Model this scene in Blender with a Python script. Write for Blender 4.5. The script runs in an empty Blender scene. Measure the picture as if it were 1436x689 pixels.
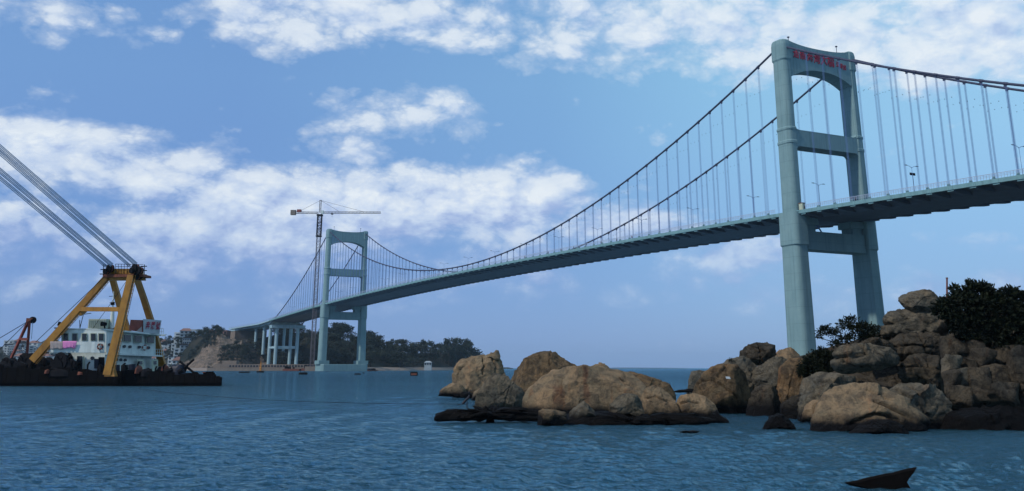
import bpy, bmesh, math, random
import numpy as np
from mathutils import Vector, Matrix, noise as mnoise
S = bpy.context.scene
COL = S.collection
R = math.radians
random.seed(7)

# ------------------------------------------------------------------ camera
F_PX, CXP, CYP, HOR, CAM_H = 1360.9, 718.0, 144.1, 516.2, 2.0
PITCH = math.atan((HOR - CYP) / F_PX)
cam = bpy.data.cameras.new("camera"); cam_o = bpy.data.objects.new("camera", cam); COL.objects.link(cam_o)
cam.sensor_width = 36.0; cam.lens = F_PX / 1436 * 36; cam.shift_y = -(344.5 - CYP) / 1436
cam.clip_start = 0.5; cam.clip_end = 40000
cam_o.location = (0, 0, CAM_H); cam_o.rotation_euler = (math.pi / 2 + PITCH, 0, 0)
S.camera = cam_o

def ray(px, py):
    u, v = (px - CXP) / F_PX, (CYP - py) / F_PX
    return Vector((u, math.cos(PITCH) - v * math.sin(PITCH), math.sin(PITCH) + v * math.cos(PITCH)))
def at(px, py, Y):
    r = ray(px, py); k = Y / r.y
    return Vector((r.x * k, Y, CAM_H + r.z * k))
def wl(px, py, z=0.0):
    r = ray(px, py); k = (z - CAM_H) / r.z
    return Vector((r.x * k, r.y * k, z))

# ------------------------------------------------------------------ sun
SUN_AZ, SUN_EL = R(-124), R(46)           # azimuth from +Y clockwise: light comes from behind the left shoulder
sd = Vector((math.sin(SUN_AZ) * math.cos(SUN_EL), math.cos(SUN_AZ) * math.cos(SUN_EL), math.sin(SUN_EL)))
sun = bpy.data.lights.new("sun", 'SUN'); sun.energy = 3.0; sun.angle = R(2.5); sun.color = (1.0, 0.92, 0.80)
sun_o = bpy.data.objects.new("sun", sun); COL.objects.link(sun_o)
sun_o.rotation_euler = sd.to_track_quat('Z', 'Y').to_euler()

# ------------------------------------------------------------------ node helpers
class NT:
    def __init__(s, tree): s.t = tree; s.n = tree.nodes; s.l = tree.links
    def new(s, typ, **kw):
        nd = s.n.new(typ)
        for k, v in kw.items(): setattr(nd, k, v)
        return nd
    def setin(s, sock, v):
        if isinstance(v, bpy.types.NodeSocket): s.l.new(v, sock)
        elif v is not None: sock.default_value = v
    def math(s, op, a, b=None, c=None, clamp=False):
        nd = s.new('ShaderNodeMath', operation=op, use_clamp=clamp)
        s.setin(nd.inputs[0], a)
        if b is not None: s.setin(nd.inputs[1], b)
        if c is not None: s.setin(nd.inputs[2], c)
        return nd.outputs[0]
    def mix(s, f, a, b, blend='MIX'):
        nd = s.new('ShaderNodeMix', data_type='RGBA', blend_type=blend)
        s.setin(nd.inputs[0], f)
        s.setin(nd.inputs[6], a if isinstance(a, bpy.types.NodeSocket) else (*a[:3], 1))
        s.setin(nd.inputs[7], b if isinstance(b, bpy.types.NodeSocket) else (*b[:3], 1))
        return nd.outputs[2]
    def ramp(s, f, stops):
        nd = s.new('ShaderNodeValToRGB'); r = nd.color_ramp
        while len(r.elements) < len(stops): r.elements.new(0.5)
        for e, (p, c) in zip(r.elements, stops):
            e.position = p; e.color = (c, c, c, 1) if isinstance(c, (int, float)) else (*c[:3], 1)
        s.setin(nd.inputs[0], f); return nd.outputs[0]
    def noise(s, vec, scale, detail=4, rough=0.55, dist=0.0, out=0):
        nd = s.new('ShaderNodeTexNoise'); s.setin(nd.inputs['Vector'], vec)
        nd.inputs['Scale'].default_value = scale; nd.inputs['Detail'].default_value = detail
        nd.inputs['Roughness'].default_value = rough; nd.inputs['Distortion'].default_value = dist
        return nd.outputs[out]
    def vmath(s, op, a, b):
        nd = s.new('ShaderNodeVectorMath', operation=op); s.setin(nd.inputs[0], a); s.setin(nd.inputs[1], b)
        return nd.outputs[0]
    def comb(s, x, y, z):
        nd = s.new('ShaderNodeCombineXYZ')
        for i, v in enumerate((x, y, z)): s.setin(nd.inputs[i], v)
        return nd.outputs[0]
    def sep(s, v):
        nd = s.new('ShaderNodeSeparateXYZ'); s.setin(nd.inputs[0], v); return nd.outputs

# ------------------------------------------------------------------ world: sky and clouds
world = bpy.data.worlds.new("World"); S.world = world; world.use_nodes = True
W = NT(world.node_tree); W.n.clear()
tc = W.new('ShaderNodeTexCoord'); D = tc.outputs['Generated']
sky = W.new('ShaderNodeTexSky', sky_type='NISHITA', sun_disc=False, sun_elevation=SUN_EL, sun_rotation=SUN_AZ,
            air_density=1.0, dust_density=0.6, ozone_density=2.0)
dx, dy, dz = W.sep(D)
az = W.math('ARCTAN2', dx, dy)
el = W.math('ARCSINE', W.math('MAXIMUM', W.math('MINIMUM', dz, 0.9999), -0.9999))
# clear air colour: physical sky, tinted by the deep blue-violet cast of the day; hazier towards the horizon
skyc = W.mix(1.0, sky.outputs[0], (0.125, 0.125, 0.125), 'MULTIPLY')
elf = W.math('DIVIDE', el, 1.5708, clamp=True)
grad = W.ramp(elf, [(0.0, (0.150, 0.300, 0.66)), (0.07, (0.168, 0.335, 0.70)), (0.18, (0.20, 0.40, 0.73)), (0.36, (0.185, 0.39, 0.72)), (1.0, (0.09, 0.24, 0.55))])
clear = W.mix(0.82, skyc, grad)
# the east (right) side is a little paler and more cyan, towards the open sea
azf = W.math('MULTIPLY_ADD', W.math('SINE', W.math('ADD', az, 0.12)), 0.5, 0.5)
side = W.ramp(azf, [(0.0, (0.84, 0.86, 0.93)), (0.42, (0.84, 0.86, 0.93)), (0.58, (1.0, 1.04, 1.0)), (0.68, (1.34, 1.38, 1.14)), (0.80, (1.5, 1.5, 1.2)), (1.0, (1.3, 1.3, 1.1))])
side = W.mix(W.ramp(el, [(0.0, 0.25), (0.22, 1.0)]), (0.95, 0.96, 1.0), side)
clear = W.mix(1.0, clear, side, 'MULTIPLY')
cp = W.comb(az, W.math('MULTIPLY', el, 1.7), 0.0)
warp = W.noise(cp, 5.0, 5, 0.6, out=1)
warpv = W.vmath('MULTIPLY', W.vmath('SUBTRACT', warp, (0.5, 0.5, 0.5)), (0.055, 0.055, 0.0))
cpw = W.vmath('ADD', cp, warpv)
def aze(px, py):
    r = ray(px, py).normalized()
    return math.atan2(r.x, r.y), math.asin(r.z)
# cloud banks where they stand in the sky: centre, half width, half height (photo pixels), weight
BANKS = [(60, 10, 130, 40, .42), (170, 40, 80, 26, .36), (430, 15, 140, 62, .85), (520, 10, 90, 40, .3), (700, 25, 180, 50, .72),
         (900, 42, 230, 60, .66), (1130, 38, 220, 76, .74), (1400, 46, 220, 84, .95), (560, 160, 120, 36, .56), (610, 190, 36, 40, .34),
         (505, 216, 62, 24, .50), (405, 243, 24, 11, .45), (50, 210, 200, 52, .85), (210, 245, 170, 60, .8), (420, 300, 230, 70, 1.0),
         (660, 285, 170, 62, 1.1), (860, 318, 120, 34, .85), (150, 345, 320, 80, .66), (560, 365, 330, 56, .64), (330, 400, 400, 44, .42), (900, 392, 270, 30, .42), (1150, 418, 200, 26, .44),
         (1020, 356, 150, 30, .60), (1370, 406, 120, 30, .68), (1330, 340, 90, 12, .2), (420, 355, 200, 26, .3), (350, 195, 60, 20, .12)]
cov = None
awx, awy, _ = W.sep(cpw)
for (bx, by, hw_, hh, wt) in BANKS:
    a0, e0 = aze(bx, by); sa = abs(aze(bx + hw_, by)[0] - a0); se = abs(aze(bx, by - hh)[1] - e0) * 1.7
    qx = W.math('MULTIPLY', W.math('SUBTRACT', awx, a0), 1 / sa); qy = W.math('MULTIPLY', W.math('SUBTRACT', awy, e0 * 1.7), 1 / se)
    q = W.math('ADD', W.math('MULTIPLY', qx, qx), W.math('MULTIPLY', qy, qy))
    g = W.math('MULTIPLY', W.math('SUBTRACT', 1.0, W.math('MULTIPLY', q, 0.55), clamp=True), wt)
    cov = g if cov is None else W.math('MAXIMUM', cov, g)
# everywhere else: scattered fair weather cloud of the same kind
gen = W.noise(W.comb(az, W.math('MULTIPLY', el, 2.0), 3.0), 2.6, 5, 0.55)
outside = W.math('SUBTRACT', 1.0, W.math('MULTIPLY', W.ramp(W.math('ABSOLUTE', az), [(0.50, 1.0), (0.75, 0.0)]), W.ramp(el, [(0.47, 1.0), (0.7, 0.0)])))
gen = W.math('MULTIPLY', W.math('MULTIPLY', W.ramp(gen, [(0.42, 0.0), (0.66, 0.75)]), outside), W.ramp(el, [(0.0, 0.3), (0.1, 1.0)]))
cov = W.math('MAXIMUM', cov, gen)
def density(off):
    v = W.vmath('ADD', cpw, off)
    big = W.noise(v, 9.0, 7, 0.56)
    vo = W.new('ShaderNodeTexVoronoi', feature='F1'); W.setin(vo.inputs['Vector'], v); vo.inputs['Scale'].default_value = 20.0
    vo.inputs['Detail'].default_value = 4.0; vo.inputs['Roughness'].default_value = 0.55; vo.inputs['Lacunarity'].default_value = 2.2
    puff = W.math('SUBTRACT', 0.95, vo.outputs['Distance'])
    return W.math('ADD', W.math('MULTIPLY', big, 0.75), W.math('MULTIPLY', puff, 0.25))
n0 = density((0, 0, 0)); n1 = density((-0.012, 0.024, 0))
d0 = W.math('ADD', cov, W.math('MULTIPLY', W.math('SUBTRACT', n0, 0.39), 2.0))
alpha = W.ramp(d0, [(0.12, 0.0), (0.34, 0.26), (0.58, 0.78), (1.0, 1.0)])
# light on the clouds: crests that have thin cloud above them towards the sun are bright, bellies lavender grey
rim = W.math('MULTIPLY_ADD', W.math('SUBTRACT', n0, n1), 2.4, 0.50, clamp=True)
rim = W.math('ADD', W.math('MULTIPLY', rim, 0.6), W.math('MULTIPLY', W.ramp(el, [(0.09, 0.0), (0.19, 1.0)]), 0.40))
ccol = W.ramp(rim, [(0.08, (0.26, 0.37, 0.68)), (0.32, (0.40, 0.51, 0.78)), (0.54, (0.60, 0.71, 0.89)), (0.82, (0.80, 0.87, 0.94))])
lowfade = W.ramp(el, [(0.03, 0.25), (0.09, 0.70), (0.15, 1.0)])
final = W.mix(W.math('MULTIPLY', alpha, lowfade), clear, ccol)
bg = W.new('ShaderNodeBackground'); W.l.new(final, bg.inputs[0]); bg.inputs[1].default_value = 1.0
wo = W.new('ShaderNodeOutputWorld'); W.l.new(bg.outputs[0], wo.inputs[0])

S.view_settings.view_transform = 'Standard'; S.view_settings.look = 'None'
S.view_settings.exposure = 0.0; S.view_settings.gamma = 1.0
S.render.engine = 'CYCLES'
S.cycles.max_bounces = 6

# ------------------------------------------------------------------ materials
def mat(name, rough=0.7, spec=0.3, metal=0.0):
    m = bpy.data.materials.new(name); m.use_nodes = True
    n = NT(m.node_tree); b = n.n['Principled BSDF']
    b.inputs['Roughness'].default_value = rough; b.inputs['Specular IOR Level'].default_value = spec; b.inputs['Metallic'].default_value = metal
    return m, n, b
def bump(n, b, h, strength, dist):
    bp = n.new('ShaderNodeBump'); bp.inputs['Strength'].default_value = strength; bp.inputs['Distance'].default_value = dist
    n.setin(bp.inputs['Height'], h); n.l.new(bp.outputs[0], b.inputs['Normal'])
def paint(name, c, c2=None, scale=1.5, rough=0.6, metal=0.0, streak=True, spec=0.3):
    """flat paint with worn patches and vertical run marks"""
    m, n, b = mat(name, rough, spec, metal)
    g = n.new('ShaderNodeNewGeometry').outputs['Position']
    c2 = c2 or tuple(x * 0.6 for x in c)
    f = n.ramp(n.noise(g, scale, 6, 0.65), [(0.38, 0.0), (0.72, 1.0)])
    col = n.mix(n.math('MULTIPLY', f, 0.75), c, c2)
    if streak:
        st = n.ramp(n.noise(n.vmath('MULTIPLY', g, (2.2, 2.2, 0.12)), scale, 5, 0.6), [(0.5, 0.0), (0.72, 1.0)])
        col = n.mix(n.math('MULTIPLY', st, 0.45), col, tuple(x * 0.55 for x in c2))
    n.l.new(col, b.inputs['Base Color']); return m
M = {}
M['tower'] = paint('painted_concrete', (0.118, 0.232, 0.272), (0.092, 0.188, 0.225), 0.22, 0.75)
def tower_paint():
    m, n, b = mat('painted_concrete', 0.8, 0.15); g = n.new('ShaderNodeNewGeometry').outputs['Position']; z = n.sep(g)[2]
    lift = n.math('FRACT', n.math('DIVIDE', z, 4.5)); jt = n.ramp(lift, [(0.0, 1.0), (0.035, 0.0)])
    base = n.mix(n.ramp(n.noise(g, 0.25, 6, 0.65), [(0.35, 0.0), (0.7, 1.0)]), (0.185, 0.290, 0.312), (0.142, 0.238, 0.262))
    tone = n.noise(n.comb(0.0, 0.0, n.math('FLOOR', n.math('DIVIDE', z, 4.5))), 3.7, 0, 0.5)
    base = n.mix(n.math('MULTIPLY', tone, 0.35), base, (0.16, 0.27, 0.29))
    st = n.ramp(n.noise(n.vmath('MULTIPLY', g, (1.6, 1.6, 0.05)), 1.0, 6, 0.65), [(0.50, 0.0), (0.66, 1.0)])
    base = n.mix(n.math('MULTIPLY', st, 0.38), base, (0.070, 0.135, 0.155))
    base = n.mix(n.math('MULTIPLY', jt, 0.45), base, (0.06, 0.11, 0.13))
    rs = n.ramp(n.noise(n.vmath('MULTIPLY', g, (2.5, 2.5, 0.18)), 0.8, 5, 0.6), [(0.66, 0.0), (0.74, 1.0)])
    base = n.mix(n.math('MULTIPLY', rs, 0.35), base, (0.16, 0.12, 0.08))
    n.l.new(base, b.inputs['Base Color']); return m
M['tower'] = tower_paint()
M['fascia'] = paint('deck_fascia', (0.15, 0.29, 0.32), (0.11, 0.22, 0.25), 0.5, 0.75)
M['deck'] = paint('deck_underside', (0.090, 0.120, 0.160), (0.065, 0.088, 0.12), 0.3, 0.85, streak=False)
M['asphalt'] = paint('asphalt', (0.05, 0.05, 0.05), None, 0.5, 0.9, streak=False)
M['cable'] = paint('cable_wrap', (0.040, 0.048, 0.090), (0.028, 0.032, 0.066), 0.6, 0.6, streak=False)
M['hanger'] = paint('hanger_rope', (0.10, 0.18, 0.38), (0.08, 0.14, 0.32), 2.0, 0.5, streak=False)
M['rail'] = paint('rail_paint', (0.34, 0.41, 0.54), (0.26, 0.32, 0.42), 2.0, 0.5, streak=False)
M['red_char'] = paint('red_lettering', (0.36, 0.018, 0.05), (0.2, 0.012, 0.045), 0.5, 0.5, streak=False)
M['pier'] = paint('pier_concrete', (0.30, 0.45, 0.52), (0.20, 0.33, 0.39), 0.2, 0.8)
M['yellow'] = paint('yellow_paint', (0.34, 0.165, 0.026), (0.18, 0.08, 0.018), 0.9, 0.5)
M['white'] = paint('white_paint', (0.58, 0.64, 0.62), (0.40, 0.47, 0.47), 0.9, 0.6)
M['cream'] = paint('cream_slats', (0.42, 0.48, 0.38), (0.3, 0.34, 0.27), 2.0, 0.7)
M['hull'] = paint('tarred_hull', (0.0035, 0.0035, 0.005), (0.007, 0.006, 0.005), 0.8, 0.9, spec=0.05)
M['rust'] = paint('rusty_steel', (0.16, 0.05, 0.03), (0.07, 0.03, 0.025), 1.2, 0.8)
M['redpaint'] = paint('red_paint', (0.24, 0.055, 0.04), (0.14, 0.045, 0.032), 1.6, 0.6)
M['dark'] = paint('grimy_steel', (0.007, 0.008, 0.012), (0.014, 0.013, 0.013), 1.5, 0.85, spec=0.08)
M['tarp'] = paint('blue_tarpaulin', (0.012, 0.018, 0.038), (0.008, 0.010, 0.02), 1.5, 0.55)
M['glass'], _n, _b = mat('dark_glass', 0.12, 0.5); _b.inputs['Base Color'].default_value = (0.018, 0.022, 0.03, 1)
M['pink'] = paint('pink_cloth', (0.62, 0.22, 0.46), (0.5, 0.16, 0.36), 3.0, 0.9, streak=False)
M['tan'] = paint('tan_cloth', (0.33, 0.28, 0.27), (0.24, 0.2, 0.2), 3.0, 0.9, streak=False)
M['rope'] = paint('wire_rope', (0.17, 0.26, 0.38), (0.10, 0.15, 0.23), 3.0, 0.5, streak=False)
M['lattice'] = paint('crane_lattice', (0.13, 0.115, 0.13), (0.07, 0.06, 0.075), 0.8, 0.6, streak=False)
M['brick'] = paint('red_brick', (0.22, 0.12, 0.10), (0.15, 0.09, 0.09), 0.4, 0.9)
M['plaster'] = paint('white_plaster', (0.45, 0.50, 0.52), (0.30, 0.34, 0.37), 0.25, 0.9)
M['plaster2'] = paint('grey_plaster', (0.28, 0.33, 0.37), (0.2, 0.24, 0.27), 0.25, 0.9)
M['rooftile'] = paint('roof_tile', (0.20, 0.11, 0.09), (0.14, 0.09, 0.08), 0.5, 0.9)
M['stonewall'] = paint('quay_stone', (0.20, 0.16, 0.13), (0.12, 0.11, 0.10), 0.3, 0.9)
M['bark'] = paint('bark', (0.035, 0.028, 0.022), (0.02, 0.018, 0.016), 5.0, 0.9, streak=False)
M['skin'] = paint('skin', (0.42, 0.26, 0.18), None, 5, 0.6, streak=False)
M['cloth_dark'] = paint('dark_cloth', (0.04, 0.045, 0.07), None, 5, 0.9, streak=False)
M['cloth_red'] = paint('maroon_cloth', (0.2, 0.05, 0.05), None, 5, 0.9, streak=False)
M['buoy'] = paint('buoy_paint', (0.5, 0.22, 0.05), (0.25, 0.1, 0.04), 1.5, 0.6)
M['black'] = paint('black_rubber', (0.006, 0.006, 0.007), None, 3, 0.8, streak=False)
M['wood'] = paint('waterlogged_wood', (0.006, 0.005, 0.005), (0.004, 0.004, 0.004), 6, 0.9, spec=0.03)
M['feather'] = paint('dark_feathers', (0.02, 0.02, 0.03), None, 9, 0.7, streak=False)

def foliage(name, c, c2, scale):
    m, n, b = mat(name, 0.75, 0.12)
    g = n.new('ShaderNodeNewGeometry').outputs['Position']
    n.l.new(n.mix(n.ramp(n.noise(g, scale, 3, 0.6), [(0.35, 0.0), (0.68, 1.0)]), c, c2), b.inputs['Base Color'])
    return m
M['leaf_far'] = foliage('far_foliage', (0.012, 0.020, 0.018), (0.024, 0.034, 0.024), 0.10)
M['leaf_far2'] = foliage('far_foliage_pale', (0.018, 0.027, 0.024), (0.032, 0.042, 0.030), 0.10)
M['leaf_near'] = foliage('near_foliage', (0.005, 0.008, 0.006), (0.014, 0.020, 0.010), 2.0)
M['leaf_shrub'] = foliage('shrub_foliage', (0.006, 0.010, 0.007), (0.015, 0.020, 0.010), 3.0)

def rockmat(name, warm, grey, dark, tide, sc=1.0, tidew=0.35, crack=True):
    m, n, b = mat(name, 0.9, 0.06)
    g = n.new('ShaderNodeNewGeometry').outputs['Position']
    oi = n.new('ShaderNodeObjectInfo').outputs['Random']
    p = n.vmath('ADD', g, n.comb(n.math('MULTIPLY', oi, 37.0), n.math('MULTIPLY', oi, 91.0), 0.0))
    big = n.noise(p, 0.75 * sc, 5, 0.6, 0.8); mid = n.noise(p, 2.6 * sc, 7, 0.68, 0.5); fine = n.noise(p, 13 * sc, 7, 0.7)
    c = n.mix(n.ramp(big, [(0.36, 0.0), (0.62, 1.0)]), warm, grey)
    c = n.mix(n.math('MULTIPLY', n.ramp(mid, [(0.45, 0.0), (0.60, 1.0)]), 0.80), c, dark)
    c = n.mix(n.math('MULTIPLY', n.ramp(fine, [(0.34, 1.0), (0.54, 0.0)]), 0.42), c, tuple(x * 0.5 for x in dark))
    # rust-orange lichen and iron runs
    rr = n.ramp(n.noise(n.vmath('MULTIPLY', p, (1.0, 1.0, 0.25)), 1.7 * sc, 5, 0.6, 0.6), [(0.60, 0.0), (0.75, 1.0)])
    c = n.mix(n.math('MULTIPLY', rr, 0.55), c, (warm[0] * 0.95, warm[1] * 0.55, warm[2] * 0.38))
    pale = n.ramp(n.noise(p, 5.5 * sc, 6, 0.75, 1.2), [(0.60, 0.0), (0.72, 1.0)])
    c = n.mix(n.math('MULTIPLY', pale, 0.30), c, (0.24, 0.225, 0.19))
    h = n.math('ADD', n.math('MULTIPLY', mid, 0.7), n.math('MULTIPLY', fine, 0.35))
    if crack and False:
        wv = n.vmath('ADD', p, n.vmath('MULTIPLY', n.noise(p, 1.6, 4, 0.6, out=1), (0.9, 0.9, 0.9)))
        vo = n.new('ShaderNodeTexVoronoi', feature='DISTANCE_TO_EDGE'); n.setin(vo.inputs['Vector'], n.vmath('MULTIPLY', wv, (1.0, 1.0, 0.62)))
        vo.inputs['Scale'].default_value = 0.42 * sc
        ck = n.ramp(vo.outputs['Distance'], [(0.003, 0.0), (0.014, 1.0)])
        msk = n.ramp(n.noise(p, 0.9, 3, 0.5), [(0.50, 0.0), (0.60, 1.0)])
        ckm = n.math('MULTIPLY', n.math('SUBTRACT', 1.0, ck), msk)
        h = n.math('SUBTRACT', h, n.math('MULTIPLY', ckm, 0.8))
        c = n.mix(n.math('MULTIPLY', ckm, 0.6), c, tuple(x * 0.30 for x in dark))
    z = n.sep(g)[2]
    zn = n.math('ADD', z, n.math('MULTIPLY', n.math('SUBTRACT', n.noise(g, 1.3, 5, 0.65), 0.5), 0.55))
    td = n.math('MULTIPLY', n.math('SUBTRACT', zn, tide), -1.0 / tidew, clamp=True)
    c = n.mix(td, c, (0.007, 0.007, 0.008))
    n.l.new(c, b.inputs['Base Color'])
    n.l.new(n.math('MULTIPLY_ADD', td, -0.35, 0.92), b.inputs['Roughness'])
    bump(n, b, n.math('ADD', h, n.math('MULTIPLY', n.noise(p, 42 * sc, 4, 0.7), 0.10)), 1.0, 0.20)
    return m
M['rock'] = rockmat('granite_warm', (0.265, 0.180, 0.105), (0.195, 0.155, 0.102), (0.095, 0.076, 0.056), 0.62)
M['rock_streak'] = rockmat('granite_with_red_streak', (0.265, 0.180, 0.105), (0.195, 0.155, 0.102), (0.095, 0.076, 0.056), 0.70)
n = NT(M['rock_streak'].node_tree); b = n.n['Principled BSDF']; src = b.inputs['Base Color'].links[0].from_socket
g = n.new('ShaderNodeNewGeometry').outputs['Position']; gx, gy, gz = n.sep(g); xs = at(831, 540, 37.5).x; xs2 = at(789, 560, 37.5).x
wob = n.math('MULTIPLY', n.math('SUBTRACT', n.noise(g, 3.0, 4), 0.5), 0.35)
def band(x0, w, z0, z1): return n.math('MULTIPLY', n.ramp(n.math('ABSOLUTE', n.math('SUBTRACT', n.math('ADD', gx, wob), x0)), [(w * .4, 1.0), (w, 0.0)]), n.ramp(n.math('DIVIDE', gz, 4.0), [(z0, 0.0), (z0 + .06, 1.0), (z1, 1.0), (z1 + .05, 0.0)]))
st = n.math('MAXIMUM', band(xs, .15, .12, .50), band(xs2, .28, .12, .30))
n.l.new(n.mix(n.math('MULTIPLY', st, 0.50), src, (0.085, 0.028, 0.018)), b.inputs['Base Color'])
M['rock_brown'] = rockmat('granite_brown', (0.175, 0.112, 0.060), (0.115, 0.087, 0.055), (0.042, 0.033, 0.025), 0.62)
M['rock_grey'] = rockmat('granite_grey', (0.150, 0.122, 0.084), (0.105, 0.100, 0.084), (0.042, 0.040, 0.034), 0.55)
M['rock_dark'] = rockmat('granite_lichen_painted_shade', (0.084, 0.068, 0.048), (0.056, 0.050, 0.041), (0.014, 0.013, 0.012), 0.85, tidew=0.5)  # dark lichened granite, with the headland's deep shadows also darkened into its colour
M['reef'] = rockmat('algae_reef', (0.013, 0.011, 0.010), (0.009, 0.009, 0.009), (0.005, 0.005, 0.006), 0.9, sc=2.0, crack=False)
M['cliff'] = rockmat('far_cliff', (0.20, 0.155, 0.12), (0.125, 0.105, 0.088), (0.045, 0.042, 0.038), -30, sc=0.10, crack=False)

m, n, b = mat('hillside_scrub', 0.95, 0.05); M['hill'] = m
g = n.new('ShaderNodeNewGeometry').outputs['Position']
n.l.new(n.mix(n.ramp(n.noise(g, 0.05, 6, 0.7), [(0.4, 0.0), (0.66, 1.0)]), (0.013, 0.018, 0.016), (0.036, 0.034, 0.027)), b.inputs['Base Color'])

m, n, b = mat('sea_water', 0.16, 0.5); M['water'] = m
b.inputs['IOR'].default_value = 1.333; b.inputs['Specular Tint'].default_value = (0.34, 0.74, 1.0, 1)
g = n.new('ShaderNodeNewGeometry').outputs['Position']
cd = n.new('ShaderNodeVectorMath', operation='LENGTH'); n.l.new(g, cd.inputs[0]); dist = cd.outputs['Value']
pat = n.noise(n.vmath('MULTIPLY', g, (0.02, 0.05, 1)), 1.0, 4, 0.6)
n.l.new(n.mix(n.ramp(pat, [(0.38, 0.0), (0.62, 1.0)]), (0.005, 0.024, 0.034), (0.009, 0.038, 0.050)), b.inputs['Base Color'])
n1w = n.noise(n.vmath('MULTIPLY', g, (0.6, 1.0, 1)), 7.0, 5, 0.68, 0.3)
n2w = n.noise(n.vmath('MULTIPLY', g, (0.5, 1.0, 1)), 1.5, 5, 0.62, 0.3)
n3w = n.noise(n.vmath('MULTIPLY', g, (0.25, 0.5, 1)), 0.8, 6, 0.75)
farw = n.ramp(n.math('DIVIDE', dist, 900.0, clamp=True), [(0.03, 0.0), (0.30, 1.0)])
h = n.math('ADD', n.math('MULTIPLY', n1w, 0.40), n.math('MULTIPLY', n2w, 0.62))
h = n.math('ADD', h, n.math('MULTIPLY', n3w, n.math('MULTIPLY', farw, 7.0)))
bump(n, b, h, 1.0, 1.0)
b.inputs['Specular IOR Level'].default_value = 0.0; b.inputs['Roughness'].default_value = 0.5
nrm = b.inputs['Normal'].links[0].from_socket
gl = n.new('ShaderNodeBsdfGlossy'); gl.inputs['Color'].default_value = (0.48, 0.79, 0.95, 1); gl.inputs['Roughness'].default_value = 0.07; n.l.new(nrm, gl.inputs['Normal'])
fr = n.new('ShaderNodeFresnel'); fr.inputs['IOR'].default_value = 1.333; n.l.new(nrm, fr.inputs['Normal'])
# a wind-roughened sea never becomes a perfect mirror at grazing view: wave faces shade each other
ms = n.new('ShaderNodeMixShader'); n.l.new(n.math('MINIMUM', fr.outputs[0], 0.62), ms.inputs[0]); n.l.new(b.outputs[0], ms.inputs[1]); n.l.new(gl.outputs[0], ms.inputs[2])
n.l.new(ms.outputs[0], n.n['Material Output'].inputs['Surface'])

# ------------------------------------------------------------------ mesh helpers
class MB:
    def __init__(s): s.v = []; s.f = []
    def add(s, vs, fs):
        o = len(s.v); s.v += [tuple(p) for p in vs]; s.f += [tuple(i + o for i in f) for f in fs]; return s
    def box(s, x0, x1, y0, y1, z0, z1):
        return s.hexa([(x0, y0, z0), (x1, y0, z0), (x1, y1, z0), (x0, y1, z0), (x0, y0, z1), (x1, y0, z1), (x1, y1, z1), (x0, y1, z1)])
    def hexa(s, p): return s.add(p, [(3, 2, 1, 0), (4, 5, 6, 7), (0, 1, 5, 4), (1, 2, 6, 5), (2, 3, 7, 6), (3, 0, 4, 7)])
    def tube(s, pts, r, n=6, cap=True, r2=None):
        pts = [Vector(p) for p in pts]; vs = []
        for i, p in enumerate(pts):
            t = (pts[min(i + 1, len(pts) - 1)] - pts[max(i - 1, 0)]).normalized()
            u = t.cross(Vector((0, 0, 1)))
            if u.length < 0.05: u = t.cross(Vector((0, 1, 0)))
            u.normalize(); w = t.cross(u)
            rr = r if r2 is None else r + (r2 - r) * i / (len(pts) - 1)
            for k in range(n):
                a = 2 * math.pi * k / n; vs.append(p + (u * math.cos(a) + w * math.sin(a)) * rr)
        fs = [(i * n + k, i * n + (k + 1) % n, (i + 1) * n + (k + 1) % n, (i + 1) * n + k) for i in range(len(pts) - 1) for k in range(n)]
        if cap: fs += [tuple(range(n))[::-1], tuple((len(pts) - 1) * n + k for k in range(n))]
        return s.add(vs, fs)
    def bar(s, a, b, w, h=None, up=(0, 0, 1)):
        a, b = Vector(a), Vector(b); h = h or w; t = (b - a).normalized(); u = t.cross(Vector(up))
        if u.length < 0.05: u = t.cross(Vector((0, 1, 0)))
        u.normalize(); v = u.cross(t); u = u * w / 2; v = v * h / 2
        return s.hexa([a - u - v, a + u - v, a + u + v, a - u + v, b - u - v, b + u - v, b + u + v, b - u + v][0:8])
    def loft(s, rings, cap=True):
        n = len(rings[0]); vs = [p for r in rings for p in r]
        fs = [(i * n + k, i * n + (k + 1) % n, (i + 1) * n + (k + 1) % n, (i + 1) * n + k) for i in range(len(rings) - 1) for k in range(n)]
        if cap: fs += [tuple(range(n))[::-1], tuple((len(rings) - 1) * n + k for k in range(n))]
        return s.add(vs, fs)
    def mesh(s, name, m, smooth=False):
        me = bpy.data.meshes.new(name); me.from_pydata(s.v, [], s.f); me.validate()
        bm = bmesh.new(); bm.from_mesh(me); bmesh.ops.recalc_face_normals(bm, faces=bm.faces); bm.to_mesh(me); bm.free()
        if smooth: me.polygons.foreach_set('use_smooth', [True] * len(me.polygons)); me.update()
        if m: me.materials.append(m)
        return me
    def build(s, name, m, parent=None, smooth=False): return link(name, s.mesh(name, m, smooth), parent)
def link(name, me, parent=None, loc=None, rot=None):
    o = bpy.data.objects.new(name, me); COL.objects.link(o)
    if parent: o.parent = parent
    if loc is not None: o.location = loc
    if rot is not None: o.rotation_euler = rot
    return o
def tag(o, label=None, cat=None, group=None, kind=None):
    for k, v in (('label', label), ('category', cat), ('group', group), ('kind', kind)):
        if v: o[k] = v
    return o
def empty(name, loc, label, cat, group=None, rot=None):
    o = bpy.data.objects.new(name, None); COL.objects.link(o); o.location = loc
    if rot is not None: o.rotation_euler = rot
    return tag(o, label, cat, group)
def part_w(mb, name, m, root, smooth=False, kind=None):
    """part built in world coordinates, parented to a thing whose origin is only translated"""
    L = root.matrix_basis.translation
    mb.v = [(p[0] - L.x, p[1] - L.y, p[2] - L.z) for p in mb.v]
    o = mb.build(name, m, root, smooth)
    if kind: o['kind'] = kind
    return o
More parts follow.
